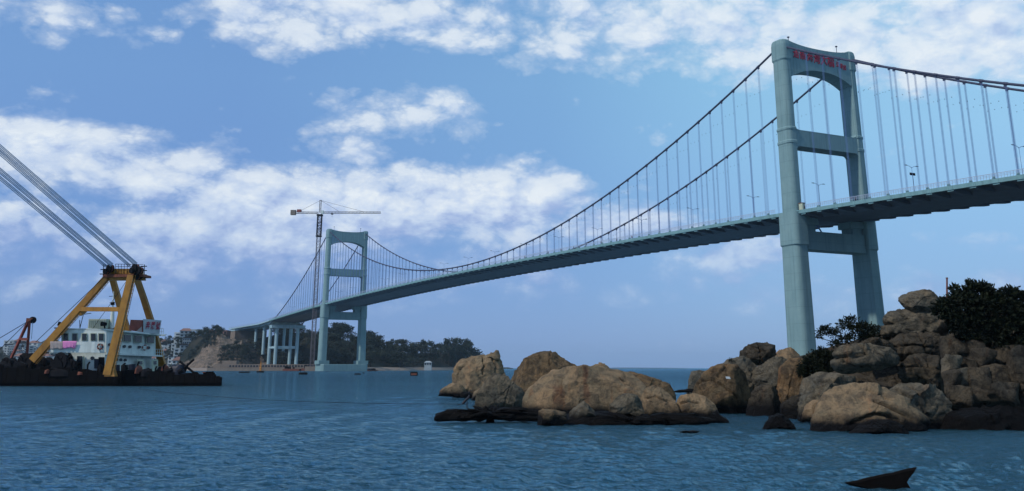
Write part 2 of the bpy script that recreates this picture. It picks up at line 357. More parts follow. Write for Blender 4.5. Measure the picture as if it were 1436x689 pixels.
def text_mesh(body, size, m, shear=0.0, offset=0.0, extrude=0.03, sx=1.0):
    c = bpy.data.curves.new('lettering', 'FONT'); c.body = body; c.size = size; c.shear = shear; c.offset = offset
    c.extrude = extrude; c.align_x = 'CENTER'; c.align_y = 'CENTER'; c.resolution_u = 2
    o = bpy.data.objects.new('tmp', c); COL.objects.link(o)
    dg = bpy.context.evaluated_depsgraph_get(); dg.update()
    me = bpy.data.meshes.new_from_object(o.evaluated_get(dg)); bpy.data.objects.remove(o)
    me.materials.clear(); me.materials.append(m)
    if sx != 1.0: me.transform(Matrix.Diagonal((sx, 1, 1, 1)))
    return me

# ------------------------------------------------------------------ water
def make_water():
    rs = [0.5, 3.0, 6.5]; r = 8.5
    while r < 160: rs.append(r); r *= 1.0062
    while r < 9000: rs.append(r); r *= 1.09
    front = np.linspace(-R(34), R(34), 760); rest = np.linspace(R(34), 2 * math.pi - R(34), 60)[1:-1]
    th = np.concatenate([front, rest]); rs = np.array(rs)
    A, Rr = np.meshgrid(th, rs); X = Rr * np.sin(A); Y = Rr * np.cos(A); Z = np.zeros_like(X)
    rng = np.random.RandomState(3); cell = np.maximum(Rr * 0.0062, Rr * (front[1] - front[0]))
    for i in range(35):
        lam = 0.18 * 1.075 ** i * rng.uniform(0.9, 1.1); a = rng.normal(2.75, 0.55); k = 2 * math.pi / lam
        amp = 0.0115 * lam ** 0.40 * rng.uniform(0.5, 1.4)
        ph = rng.uniform(0, 6.3) + 0.8 * np.sin(X * 0.21 + i) * np.cos(Y * 0.17 + 2 * i)
        s = np.sin(k * (X * math.sin(a) + Y * math.cos(a)) + ph)
        Z += amp * (1 - np.abs(s)) * 1.4 * np.clip((lam / cell - 3) / 4, 0, 1) * (Rr > 8)
    Z -= Z.mean()
    nA, nR = len(th), len(rs)
    me = bpy.data.meshes.new('water'); me.vertices.add(nA * nR)
    me.vertices.foreach_set('co', np.stack([X, Y, Z], -1).ravel())
    i = np.arange(nR - 1)[:, None] * nA + np.arange(nA)[None]; j = np.arange(nR - 1)[:, None] * nA + (np.arange(nA)[None] + 1) % nA
    q = np.stack([i, j, j + nA, i + nA], -1).reshape(-1, 4)[:, ::-1]
    me.loops.add(q.size); me.loops.foreach_set('vertex_index', q.ravel())
    me.polygons.add(len(q)); me.polygons.foreach_set('loop_start', np.arange(len(q)) * 4); me.polygons.foreach_set('loop_total', np.full(len(q), 4))
    me.update(calc_edges=True); me.polygons.foreach_set('use_smooth', [True] * len(q)); me.materials.append(M['water'])
    o = link('water', me); o['kind'] = 'structure'
make_water()
sb = MB().box(-9300, 9300, -9300, 9300, -7, -6).build('seabed', M['dark']); sb['kind'] = 'structure'

# ------------------------------------------------------------------ suspension bridge (local x along the deck towards the far shore, y = -across)
P0 = Vector((90.69, 277.64, 0)); PSI = -0.4734; L = 452.0
ax = Vector((math.sin(PSI), math.cos(PSI), 0)); tx = Vector((math.cos(PSI), -math.sin(PSI), 0))
def B(X, T, Z): return P0 + ax * X + tx * T + Vector((0, 0, Z))
RZ = math.atan2(ax.y, ax.x)
bridge = empty('suspension_bridge', P0, 'pale green suspension bridge with two portal towers crossing the strait', 'bridge', rot=(0, 0, RZ))
def deckz(X):
    X = min(X, 640.0); return 44.38 + 4.98e-5 * (226 ** 2 - (X - 226) ** 2)
HW = 13.15
def legc(z): return HW + 0.73 * (1 - z / 95)
def leg_mesh(s, base):
    rings = []
    def ring(z, e):
        w = (2.75 if z > 44 else 4.0 + (34 - z) * 0.008) + 2 * e; d = (5.3 if z > 44 else 6.4 + (34 - z) * 0.012) + 2 * e
        w += 0.004 * (95 - z); d += 0.006 * (95 - z); c = legc(z); p = []
        prof = [(-w / 2, d / 2 - .3), (-w / 2 + .3, d / 2)] + [(w / 2 - 1.5 + 1.5 * math.sin(t), d / 2 - 1.5 + 1.5 * math.cos(t)) for t in np.linspace(0, math.pi / 2, 7)]
        prof += [(w / 2 - 1.5 + 1.5 * math.cos(t), -d / 2 + 1.5 - 1.5 * math.sin(t)) for t in np.linspace(0, math.pi / 2, 7)] + [(-w / 2 + .3, -d / 2), (-w / 2, -d / 2 + .3)]
        return [(x, -s * (c + y), z) for y, x in prof]
    lv = [(base, 0), (34.6, 0), (35.0, .28), (44.0, .28), (44.1, .05), (63.6, .05), (63.9, .2), (64.5, .2), (64.8, .05), (67.6, .05), (67.9, .2), (68.4, .2), (68.7, 0), (88.6, 0), (89.1, .24), (93.6, .24)]
    for z, e in lv: rings.append(ring(z, e))
    top = ring(94.6, .1); rings.append(top); c = legc(95)
    rings.append([(p[0] * .86, -s * c + (p[1] + s * c) * .86, 95.05) for p in top])
    return MB().loft(rings).mesh('tower_leg', M['tower'])
def beam_mesh(z0, z1, hd, half, fil):
    """crossbeam extruded along the bridge, haunched into the legs"""
    lo = [(-half, z0 - fil)]; 
    for t in np.linspace(0, math.pi / 2, 5): lo.append((-half + fil * (1 - math.cos(t)) , z0 - fil + fil * math.sin(t)))
    lo = lo[1:]; lo += [(-x, z) for x, z in lo[::-1]]
    up = [(half, z1 + fil * .8)] + [(half - fil * .8 * math.sin(t), z1 + fil * .8 * (1 - math.cos(t)) ) for t in np.linspace(.3, math.pi / 2, 4)]
    up = [(half, z1 + fil * .8), (half - fil * .35, z1 + fil * .2), (half - fil, z1)]
    up += [(-x, z) for x, z in up[::-1]]
    prof = lo + up
    return MB().loft([[(x, y, z) for y, z in prof] for x in (-hd, hd)])
def top_beam_mesh(hd):
    pr = []
    for t in np.linspace(-1, 1, 21):
        pr.append((11.95 * t, 83.7 + 3.1 * (1 - abs(t) ** 2.4)))
    for t in np.linspace(1, -1, 15):
        pr.append((11.95 * t, 93.6 + 1.1 * abs(t) ** 2.6))
    return MB().loft([[(x, y, z) for y, z in pr] for x in (-hd, hd)])
legm = {(-1, 0): leg_mesh(-1, -2), (1, 0): leg_mesh(1, -2), (-1, 1): leg_mesh(-1, 6.4), (1, 1): leg_mesh(1, 6.4)}
midm = beam_mesh(63.1, 67.9, 2.5, 11.95, 1.3).mesh('crossbeam', M['tower']); lowm = beam_mesh(33.8, 38.9, 2.6, 11.95, 1.3).mesh('crossbeam', M['tower'])
topm = top_beam_mesh(2.58).mesh('portal_beam', M['tower'])
pedm = MB().box(-2.1, 2.1, -1.9, 1.9, 0, 1.9).box(-2.6, 2.6, -2.7, 2.7, 1.9, 3.9).mesh('bearing_pedestal', M['tower'])
corb = MB().add([(-2.2, 0, 0), (2.2, 0, 0), (-2.2, 0, 3.3), (2.2, 0, 3.3), (-2.2, 3.0, 3.3), (2.2, 3.0, 3.3), (-2.2, 3.0, 1.9), (2.2, 3.0, 1.9)],
                [(0, 1, 3, 2), (2, 3, 5, 4), (4, 5, 7, 6), (6, 7, 1, 0), (0, 2, 4, 6), (1, 7, 5, 3)]).mesh('deck_corbel', M['tower'])
for k, X in enumerate((0.0, L)):
    for s in (-1, 1): link('tower_leg', legm[(s, k)], bridge, (X, 0, 0))
    tb = link('portal_beam', topm, bridge, (X, 0, 0))
    link('crossbeam', midm, bridge, (X, 0, 0)); link('crossbeam', lowm, bridge, (X, 0, 0))
    for s in (-1, 1):
        link('bearing_pedestal', pedm, bridge, (X, -s * 9.0, 38.85))
        c_ = link('deck_corbel', corb, bridge, (X, s * 11.9, 40.2)); c_.rotation_euler.z = 0 if s < 0 else math.pi
        # saddle rod and lightning mast on the tower top
        mb = MB().tube([(0, 0, 0), (0, 0, 2.6)], .09, 6).box(-.25, .25, -.25, .25, 2.5, 2.85)
        mb.build('aviation_light', M['cable'], bridge).location = (X, -s * 9.6, 94.2)
    if k == 0:
        Mx = Matrix(((0, 0, -1, 0), (-1, 0, 0, 0), (0, 1, 0, 0), (0, 0, 0, 1)))
        for i, ch in enumerate('汕頭海灣大橋'):
            o = link('lettering_character', text_mesh(ch, 3.1 + .14 * i, M['red_char'], 0.0, 0.02, 0.12, .74), tb)
            o.matrix_local = Matrix.Translation((-2.66, 9.75 - 2.75 * i, 90.75 - .10 * i)) @ Mx
        for i, ch in enumerate('江泽民'):
            o = link('signature_character', text_mesh(ch, 1.75, M['red_char'], 0.2, 0.01, 0.12, .75), tb)
            o.matrix_local = Matrix.Translation((-2.66, -(6.7 + 1.35 * i), 89.9 - .35 * i)) @ Mx
# far tower: pile cap and plinths standing in the water
capz = MB().loft([[(x * a_, y * a_, z) for x, y in ((-6.5, -16.2), (6.5, -16.2), (8, -14.6), (8, 14.6), (6.5, 16.2), (-6.5, 16.2), (-8, 14.6), (-8, -14.6))] for z, a_ in ((-3, 1), (4.0, 1), (4.4, .985))])
capz.build('pile_cap', M['tower'], bridge).location = (L, 0, 0)
for s in (-1, 1): MB().box(-5, 5, -s * 13.6 - 3.6, -s * 13.6 + 3.6, 4.38, 6.8).build('leg_plinth', M['tower'], bridge).location = (L, 0, 0)

# deck: six metre box girder segments
def seg_mesh():
    pr = [(-14.3, 0), (-13.85, .02), (-13.8, -.35), (13.8, -.35), (13.85, .02), (14.3, 0), (14.3, -.95), (13.7, -.98), (12.6, -.6), (8.6, -.85), (7.4, -1.75), (-7.4, -1.75), (-8.6, -.85), (-12.6, -.6), (-13.7, -.98), (-14.3, -.95)]
    mb = MB().loft([[(x, y, z) for y, z in pr] for x in (-2.985, 2.985)])
    for s in (-1, 1):   # bracket rib under each wing, and the hanger anchor block
        mb.hexa([(-3.0, s * 7.6, -1.85), (-1.3, s * 7.6, -1.85), (-1.3, s * 14.1, -1.30), (-3.0, s * 14.1, -1.30), (-3.0, s * 7.6, -.7), (-1.3, s * 7.6, -.7), (-1.3, s * 14.1, -.6), (-3.0, s * 14.1, -.6)])
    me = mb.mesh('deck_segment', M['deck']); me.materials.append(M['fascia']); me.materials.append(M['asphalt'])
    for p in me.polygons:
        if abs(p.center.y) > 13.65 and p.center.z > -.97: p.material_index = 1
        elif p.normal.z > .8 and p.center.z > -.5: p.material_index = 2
    return me
segm = seg_mesh()
railm = MB()
for z in (.55, .85): railm.box(-3, 3, -.03, .03, z, z + .06)
railm.box(-3, 3, -.05, .05, 1.15, 1.27)
for i in range(8): railm.box(-2.9 + i * .75, -2.84 + i * .75, -.03, .03, .02, 1.15)
railm = railm.mesh('railing_panel', M['rail'])
anch = MB().hexa([(-.45, -.35, 0), (.45, -.35, 0), (.45, .35, 0), (-.45, .35, 0), (-.2, -.2, .75), (.2, -.2, .75), (.2, .2, .75), (-.2, .2, .75)]).mesh('hanger_anchor', M['fascia'])
X = -156.0
while X < 606:
    z0, z1 = deckz(X), deckz(X + 6); pit = -math.atan2(z1 - z0, 6)
    link('deck_segment', segm, bridge, (X + 3, 0, (z0 + z1) / 2), (0, pit, 0))
    for s in (-1, 1):
        if min(abs(X + 3), abs(X + 3 - L)) > 4: link('railing_panel', railm, bridge, (X + 3, s * 14.1, (z0 + z1) / 2), (0, pit, 0))
    X += 6
# main cables
def cz_main(X): return 49.45 + 44.3 * ((X - 226) / 226) ** 2
def cz_side(q, zend): return 93.75 + (zend - 93.75) * q - 4 * 5.0 * q * (1 - q)
def strand_mesh():
    mb = MB()
    for x, y in ((-.15, -.14), (.15, -.14), (-.15, .14), (.15, .14)): mb.tube([(x, y, 0), (x, y, 1)], .040, 4)
    return mb.mesh('hanger', M['hanger'])
hgm = strand_mesh()
bandm = MB().tube([(-.55, 0, 0), (.55, 0, 0)], .37, 8).box(-.3, .3, -.12, .12, -.75, -.2).mesh('cable_band', M['cable'])
for s in (-1, 1):
    y = -s * 13.05
    pts = []
    for q in np.linspace(1, 0, 27): pts.append((-154 * q, y, cz_side(q, 38.5)))
    for X in np.linspace(0, L, 77)[1:-1]: pts.append((X, y, cz_main(X)))
    for q in np.linspace(0, 1, 27): pts.append((L + 157 * q, y, cz_side(q, 36.0)))
    cb = MB().tube(pts, .31, 8).build('main_cable', M['cable'], bridge, smooth=True)
    hp = [(-10 - 6 * k, lambda X: cz_side(-X / 154, 38.5)) for k in range(24)] + [(10 + 6 * k, cz_main) for k in range(73)] + [(L + 10 + 6 * k, lambda X: cz_side((X - L) / 157, 36.0)) for k in range(24)]
    for X, fz in hp:
        zc = fz(X); zd = deckz(X) + .3; sl = math.atan2(fz(X + .5) - fz(X - .5), 1)
        link('cable_band', bandm, cb, (X, y, zc), (0, -sl, 0))
        if zc - zd > 1.2:
            o = link('hanger', hgm, bridge, (X, y, zd)); o.scale = (1, 1, zc - .5 - zd)
        link('hanger_anchor', anch, bridge, (X, y, deckz(X) - .02))
    # string of small lamps swagged under the cable
    mb = MB()
    for k in range(-20, 79):
        X = 10 + 6 * k
        if abs(X) < 5 or abs(X - L) < 5: continue
        zc = cz_main(X) if 0 < X < L else cz_side(-X / 154, 38.5) if X < 0 else cz_side((X - L) / 157, 36.0)
        zd = deckz(X)
        if zc - zd > 8:
            for d in (0, 2, 4): mb.box(X + d - .06, X + d + .06, y + .3, y + .42, zc - .16 * (zc - zd) - 1, zc - .16 * (zc - zd) - .82)
    st = mb.build('light_string', M['cable'], bridge); st['kind'] = 'stuff'
# inspection strut under the deck at the near tower
MB().tube([(1, 4.5, 43.0), (1, 1.5, 39.0)], .22, 6).build('drain_pipe', M['hanger'], bridge)

# ------------------------------------------------------------------ approach viaduct on the far shore
via = empty('approach_viaduct', B(606, 0, 0), 'pale blue-green beam viaduct on tall paired columns leading from the suspended deck to the hillside', 'viaduct', rot=(0, 0, RZ))
vz = lambda X: deckz(606 + X)
for X0 in range(0, 160, 20):
    z0, z1 = vz(X0), vz(X0 + 20)
    mb = MB().hexa([(X0, -14.2, z0 - .9), (X0 + 19.9, -14.2, z1 - .9), (X0 + 19.9, 14.2, z1 - .9), (X0, 14.2, z0 - .9), (X0, -14.2, z0), (X0 + 19.9, -14.2, z1), (X0 + 19.9, 14.2, z1), (X0, 14.2, z0)])
    for y in (-11, -5.5, 0, 5.5, 11): mb.hexa([(X0, y - .5, z0 - 2.3), (X0 + 19.8, y - .5, z1 - 2.3), (X0 + 19.8, y + .5, z1 - 2.3), (X0, y + .5, z0 - 2.3), (X0, y - .5, z0 - .9), (X0 + 19.8, y - .5, z1 - .9), (X0 + 19.8, y + .5, z1 - .9), (X0, y + .5, z0 - .9)])
    mb.build('deck_span', M['pier'], via)
    for s in (-1, 1):
        mb = MB(); mb.bar((X0, s * 14, z0 + 1.1), (X0 + 19.8, s * 14, z1 + 1.1), .12); 
        for i in range(10): mb.bar((X0 + i * 2, s * 14, z0 + (z1 - z0) * i / 10), (X0 + i * 2, s * 14, z0 + 1.1 + (z1 - z0) * i / 10), .1)
        mb.build('railing_panel', M['rail'], via)
MB().hexa([(-9, -13.6, 33.2), (-2, -13.6, 33.2), (-2, 13.6, 33.2), (-9, 13.6, 33.2), (-9, -14, 35.6), (-1, -14, 35.6), (-1, 14, 35.6), (-9, 14, 35.6)]).build('bearing_beam', M['pier'], via)
for X, z0, zb in ((-5.5, 33.4, 2), (16, vz(16) - 3.0, 3.5), (38, vz(38) - 3.0, 17), (68, vz(68) - 3.0, 22)):
    if X > 0: MB().hexa([(X - 1.3, -10, z0 - .2), (X + 1.3, -10, z0 - .2), (X + 1.3, 10, z0 - .2), (X - 1.3, 10, z0 - .2), (X - 1.3, -13, z0 + .8), (X + 1.3, -13, z0 + .8), (X + 1.3, 13, z0 + .8), (X - 1.3, 13, z0 + .8)]).build('pier_cap', M['pier'], via)
    for s in (-1, 1): MB().tube([(X, s * 8.6, zb - 4), (X, s * 8.6, z0)], 1.35 if X < 20 else 1.2, 14).build('column', M['pier'], via, smooth=False)
MB().hexa([(-6.3, -7.0, 17.0), (-4.7, -7.0, 17.0), (-4.7, 7.0, 17.0), (-6.3, 7.0, 17.0), (-6.3, -7.0, 19.2), (-4.7, -7.0, 19.2), (-4.7, 7.0, 19.2), (-6.3, 7.0, 19.2)]).build('tie_beam', M['pier'], via)
MB().box(15.2, 16.8, -7, 7, 17.2, 19.2).build('tie_beam', M['pier'], via)
for s in (-1, 1): MB().box(-4.5, 15, s * 8.6 - .6, s * 8.6 + .6, 17.4, 19).build('tie_beam', M['pier'], via)

# ------------------------------------------------------------------ street lamps and walkers on the bridge deck
def lamp_parts():
    post = MB().tube([(0, 0, 0), (0, 0, 9.6)], .06, 6, r2=.04).mesh('post', M['hanger'])
    arm = MB().tube([(0, 0, 9.3), (0, .8, 9.75), (0, 1.9, 9.9)], .055, 5).tube([(0, 0, 9.3), (0, -.8, 9.75), (0, -1.9, 9.9)], .055, 5).mesh('arm', M['hanger'])
    head = MB().hexa([(-.16, -.1, -.09), (.16, -.1, -.09), (.12, .75, -.03), (-.12, .75, -.03), (-.14, -.1, .1), (.14, -.1, .1), (.1, .75, .06), (-.1, .75, .06)]).mesh('lamp_head', M['cable'])
    return post, arm, head
lpm = lamp_parts()
for k in range(-4, 20):
    X = 31 * k
    if X in (0, ): X = 2.5
    o = empty('street_lamp', B(X, 0, deckz(X) - .35), 'x', 'street lamp', 'street lamps along the bridge deck', (0, 0, RZ))
    words = ['first', 'second', 'third', 'fourth', 'fifth', 'sixth', 'seventh', 'eighth']
    if X < 0: o['label'] = 'twin-armed street lamp on the deck, %s to the right of the near tower' % words[-k - 1]
    elif X < 226: o['label'] = 'twin-armed street lamp on the main span, %s counting left from the near tower' % words[k]
    elif X < L: o['label'] = 'twin-armed street lamp on the main span, %s counting right from the far tower' % words[14 - k]
    else: o['label'] = 'twin-armed street lamp on the deck, %s to the left of the far tower' % words[k - 15]
    link('post', lpm[0], o); link('arm', lpm[1], o)
    link('lamp_head', lpm[2], o, (0, 1.8, 9.9)); link('lamp_head', lpm[2], o, (0, -1.8, 9.9), (0, 0, math.pi))
def person_mesh(seed):
    rn = random.Random(seed); st = rn.uniform(.10, .22)
    bm = bmesh.new(); sl = bm.verts.layers.skin.verify(); P = {}
    J = dict(pel=((0, 0, .93), .15), che=((0, .02, 1.27), .17), nec=((0, .03, 1.46), .065), hda=((0, .05, 1.56), .09), hdb=((0, .06, 1.68), .10),
             hl=((-.10, 0, .86), .095), kl=((-.11, st * .7, .48), .065), al=((-.11, st, .08), .045), fl=((-.12, st + .16, .04), .04),
             hr=((.10, 0, .86), .095), kr=((.11, -st * .2, .48), .065), ar=((.11, -st, .10), .045), fr=((.12, -st + .15, .04), .04),
             sl=((-.19, .02, 1.38), .06), el=((-.25, -.05, 1.10), .045), wl=((-.25, .02, .86), .035), gl=((-.25, .05, .77), .03),
             sr=((.19, .02, 1.38), .06), er=((.25, .03, 1.10), .045), wr=((.25, .12, .87), .035), gr=((.25, .15, .78), .03))
    for k, (c, r) in J.items():
        v = bm.verts.new(c); v[sl].radius = (r, r); P[k] = v
    P['pel'][sl].use_root = True
    for pr_ in ('pel che', 'che nec', 'nec hda', 'hda hdb', 'pel hl', 'hl kl', 'kl al', 'al fl', 'pel hr', 'hr kr', 'kr ar', 'ar fr', 'che sl', 'sl el', 'el wl', 'wl gl', 'che sr', 'sr er', 'er wr', 'wr gr'):
        a_, b_ = pr_.split(); bm.edges.new((P[a_], P[b_]))
    me = bpy.data.meshes.new('person'); bm.to_mesh(me); bm.free()
    o = bpy.data.objects.new('tmp', me); COL.objects.link(o)
    o.modifiers.new('s', 'SKIN'); o.modifiers.new('u', 'SUBSURF').levels = 1
    dg = bpy.context.evaluated_depsgraph_get(); dg.update()
    out = bpy.data.meshes.new_from_object(o.evaluated_get(dg)); bpy.data.objects.remove(o)
    for mm in (M['cloth_dark'], M['skin'], M['cloth_red']): out.materials.append(mm)
    for p in out.polygons:
        c = p.center
        p.material_index = 1 if (c.z > 1.47 and c.y > .06) or (abs(c.x) > .2 and c.z < .85) else 2 if (c.z > .95 and c.z < 1.47 and seed % 2) else 0
    return out
for k, (X, T, lb) in enumerate([(172.3, -12.9, 'person in dark clothes walking on the deck, farthest from the right tower'), (161.7, -12.9, 'person in maroon top walking second farthest from the right tower'),
        (141.4, -12.9, 'person in dark clothes on the walkway where the far cable nears the deck'), (131, -12.9, 'person in maroon top walking below the far cable near its lowest end'),
        (121, -12.9, 'person in dark clothes just left of where the far cable meets the deck'), (101, -12.9, 'person in maroon top on the walkway under the lower cable stretch'),
        (90.5, -12.9, 'person in dark clothes walking before the white cloud beneath the cables'), (80.7, -12.9, 'person in maroon top, the walker nearest the left side of the right tower'),
        (-4.6, -12.9, 'person in dark clothes standing by the box at the foot of the near tower leg'), (-21.8, -12.9, 'person in dark clothes, left one of the pair by the railing right of the tower'),
        (-23.2, -12.9, 'person in maroon top, right one of the pair by the railing right of the tower')]):
    o = link('person', person_mesh(k), None, B(X, T, deckz(X) + .0), (0, 0, RZ + (1.57 if k % 2 else -1.57)))
    o.location.z = deckz(X) - .33 + .03; tag(o, lb, 'person')
o = empty('control_cabinet', B(-3.9, -13.2, deckz(-4) - .3), 'cream metal cabinet on the deck beside the near tower leg', 'cabinet', rot=(0, 0, RZ))
MB().box(-.7, .7, -.5, .5, 0, 2.2).build('body', M['cream'], o); MB().box(-.8, .8, -.6, .6, 2.2, 2.35).build('roof', M['rust'], o)
o = empty('road_sign', B(-26, 6, deckz(-26) - .35), 'small dark sign panel on a thin pole beyond the right tower', 'sign', rot=(0, 0, RZ))
MB().tube([(0, 0, 0), (0, 0, 9.2)], .09, 6).build('pole', M['cable'], o)
MB().hexa([(-.06, -1.0, 8.6), (.06, -1.0, 8.6), (.06, 1.0, 8.6), (-.06, 1.0, 8.6), (-.06, -1.0, 9.3), (.06, -1.0, 9.3), (.06, 1.0, 9.3), (-.06, 1.0, 9.3)]).build('panel', M['dark'], o)

# ------------------------------------------------------------------ far shore terrain
def interp(tab, x):
    if x <= tab[0][0]: return tab[0][1]
    for (a, b_), (c, d) in zip(tab, tab[1:]):
        if x <= c: return b_ + (d - b_) * (x - a) / (c - a)
    return tab[-1][1]
def sst(t): t = max(0, min(1, t)); return t * t * (3 - 2 * t)
# ground skyline (photo pixel column -> row), shoreline depth and ridge depth
RIDGE = [(-200, 489), (0, 489), (60, 488), (120, 490), (215, 490), (240, 487), (252, 482), (265, 477), (300, 467), (314, 466), (330, 475), (345, 476), (375, 474), (400, 468), (430, 467), (460, 469), (485, 476), (511, 486),
         (530, 487), (555, 494), (580, 497), (620, 495), (645, 497), (660, 505), (672, 512), (690, 516.5)]
SHORE = [(-200, 1150), (60, 1100), (215, 1050), (262, 820), (300, 775), (345, 795), (372, 838), (425, 838), (445, 800), (520, 780), (600, 900), (672, 1080), (690, 1100)]
RDEP = [(-200, 1400), (60, 1350), (215, 1250), (262, 980), (300, 900), (345, 880), (372, 930), (425, 930), (520, 900), (600, 1010), (672, 1130), (690, 1140)]
def terrain_z(px, Y):
    ys, yr = interp(SHORE, px), interp(RDEP, px)
    zr = at(px, interp(RIDGE, px), yr).z
    t = (Y - ys) / (yr - ys)
    if t <= 0: return -1.5 + t * 20
    if t < 1: z = 1.6 * min(1, t * 9) + max(0, zr - 1.6) * sst(t * 1.02)
    else: z = 1.6 + max(0, zr - 1.6) * sst(1.02) * max(0, 1 - (t - 1) * .8)
    a = .06 + 0.12 * (zr / 40)
    return z + a * 8 * min(1, t * 5) * (mnoise.fractal(Vector((px * .035, Y * .02, 0)), .9, 2.0, 5)) * min(1, max(0, zr) / 20)
def grid_mesh(name, m, pxs, ts, zf, kind='structure', label=None):
    vs = []; 
    for px in pxs:
        ys, yr = interp(SHORE, px), interp(RDEP, px)
        for t in ts:
            Y = ys + t * (yr - ys); rr = ray(px, 400); vs.append((rr.x / rr.y * Y, Y, zf(px, Y, t)))
    n = len(ts); fs = [(i * n + j, (i + 1) * n + j, (i + 1) * n + j + 1, i * n + j + 1) for i in range(len(pxs) - 1) for j in range(n - 1)]
    me = bpy.data.meshes.new(name); me.from_pydata(vs, [], fs); me.materials.append(m)
    me.polygons.foreach_set('use_smooth', [False] * len(me.polygons)); o = link(name, me); o['kind'] = kind; return o
grid_mesh('hillside', M['hill'], np.linspace(-260, 692, 320), np.concatenate([np.linspace(-.05, 1.15, 70), np.linspace(1.2, 2.6, 12)]), lambda p, Y, t: terrain_z(p, Y))
# bare quarried slope under the viaduct
def cliff_z(px, Y, t):
    top = interp([(252, .05), (268, .25), (290, .5), (305, .75), (330, .82), (352, .80), (366, .6), (378, .3), (386, 0)], px)
    top += .16 * mnoise.fractal(Vector((px * .09, t * 3, 9)), .8, 2.0, 4)
    z = terrain_z(px, Y); e = min(1, max(0, (top - t) / .08))
    r = mnoise.ridged_multi_fractal(Vector((px * .06 + t * 2, t * 7, 3)), .8, 2.1, 6, 1.0, 2.0)
    return z - 2.0 + e * (2.6 + 1.5 * r) if t > .02 else z - 3
grid_mesh('rock_slope', M['cliff'], np.linspace(250, 388, 170), np.linspace(-.02, .85, 110), cliff_z)
# low land far off at the left and a thin headland on the horizon
def strip(name, m, pts, Y, depth, kind='structure'):
    a = [at(x, y, Y) for x, y in pts]; vs = []
    for p in a: vs += [(p.x, Y, -3), (p.x, Y + depth * .12, p.z), (p.x * (1 + depth / Y), Y + depth, p.z * .9), (p.x * (1 + depth / Y), Y + depth * 1.05, -3)]
    fs = [(i * 4 + j, i * 4 + 4 + j, i * 4 + 5 + j, i * 4 + 1 + j) for i in range(len(a) - 1) for j in range(3)]
    o = MB().add(vs, fs).build(name, m); o['kind'] = kind; return o
rn = random.Random(5)
strip('far_hills', M['hill'], [(x, 483 - 4 * math.sin(x * .05) - 5 * mnoise.noise(Vector((x * .06, 0, 0))) - (5 if 40 < x < 75 else 0) - (4 if 215 < x < 245 else 0)) for x in range(-120, 300, 4)], 2300, 600)
strip('low_headland', M['hill'], [(690, 517), (700, 515.6), (712, 515.2), (720, 516.6)], 2500, 200)
strip('horizon_spit', M['hill'], [(800, 516.8), (870, 515.7), (900, 515.9), (930, 516.1), (960, 516.4), (972, 516.9)], 5200, 300)

# ------------------------------------------------------------------ trees on the far shore
def far_tree_meshes(seed, form):
    rn = random.Random(seed); mb = MB()
    clumps = []
    for i in range(11 if form else 15):
        if form == 0: c = Vector((rn.gauss(0, .24), rn.gauss(0, .24), rn.uniform(.34, .95))); c.xy *= 1.25 - .7 * c.z; r = rn.uniform(.10, .19)
        elif form == 1: c = Vector((rn.gauss(0, .30), rn.gauss(0, .30), rn.uniform(.52, .95))); r = rn.uniform(.08, .15)
        else: c = Vector((rn.gauss(0, .13), rn.gauss(0, .13), rn.uniform(.25, .97))); r = rn.uniform(.07, .13)
        clumps.append((c, r))
    for c, r in clumps:
        for k in range(46):
            d = Vector((rn.gauss(0, 1), rn.gauss(0, 1), rn.gauss(0, .8))).normalized() * r * rn.uniform(.55, 1.25); p = c + d
            u = Vector((rn.gauss(0, 1), rn.gauss(0, 1), rn.gauss(0, 1))).normalized(); w = u.cross(d.normalized()); w = w.normalized() if w.length > .01 else Vector((1, 0, 0))
            s = rn.uniform(.020, .048)
            mb.add([p - u * s, p + w * s * .8, p + u * s, p - w * s * .8], [(0, 1, 2, 3)])
    me = bpy.data.meshes.new('crown'); me.from_pydata(mb.v, [], mb.f); me.materials.append(M['leaf_far'] if form != 1 else M['leaf_far2'])
    tk = MB().tube([(0, 0, -.15), (.01, 0, .3), (.02, .01, .7)], .028, 5, r2=.010)
    for c, r in clumps[:7]: tk.tube([(.01, 0, .25 + rn.uniform(0, .2)), (c.x * .6, c.y * .6, c.z * .8), tuple(c)], .011, 4, r2=.005)
    return me, tk.mesh('trunk', M['bark'])
FT = [far_tree_meshes(20 + i, f) for i, f in enumerate((0, 0, 0, 1, 1, 2, 2))]
tops = [(417, 457, 0), (424, 460, 0), (433, 463, 1), (441, 465, 0), (462, 461, 0), (470, 466, 3), (476, 469, 0), (485, 471, 3), (492, 472, 0), (500, 475, 1), (508, 479, 0), (519, 476, 0), (526, 474, 1), (533, 471, 0),
        (540, 479, 5), (547, 479, 0), (554, 476, 3), (561, 486, 0), (569, 488, 1), (577, 478, 3), (584, 484, 0), (590, 478, 4), (597, 486, 1), (603, 479, 4), (611, 483, 0), (618, 482, 3), (624, 485, 1), (630, 472, 5),
        (636, 475, 0), (643, 483, 2), (650, 477, 0), (656, 482, 1), (662, 489, 0), (668, 495, 2), (672, 500, 1), (300, 470, 0), (308, 465, 1), (290, 471, 0), (282, 474, 2), (272, 480, 0), (316, 468, 0), (266, 484, 1), (388, 462, 0), (395, 458, 1), (408, 456, 0),
        (455, 470, 1), (447, 468, 2), (402, 462, 2), (545, 484, 2), (513, 482, 1), (646, 487, 1), (633, 488, 0), (606, 490, 2), (594, 490, 0), (575, 490, 1)]
side_words = ['far shore', 'opposite bank', 'wooded point', 'hillside across the water']
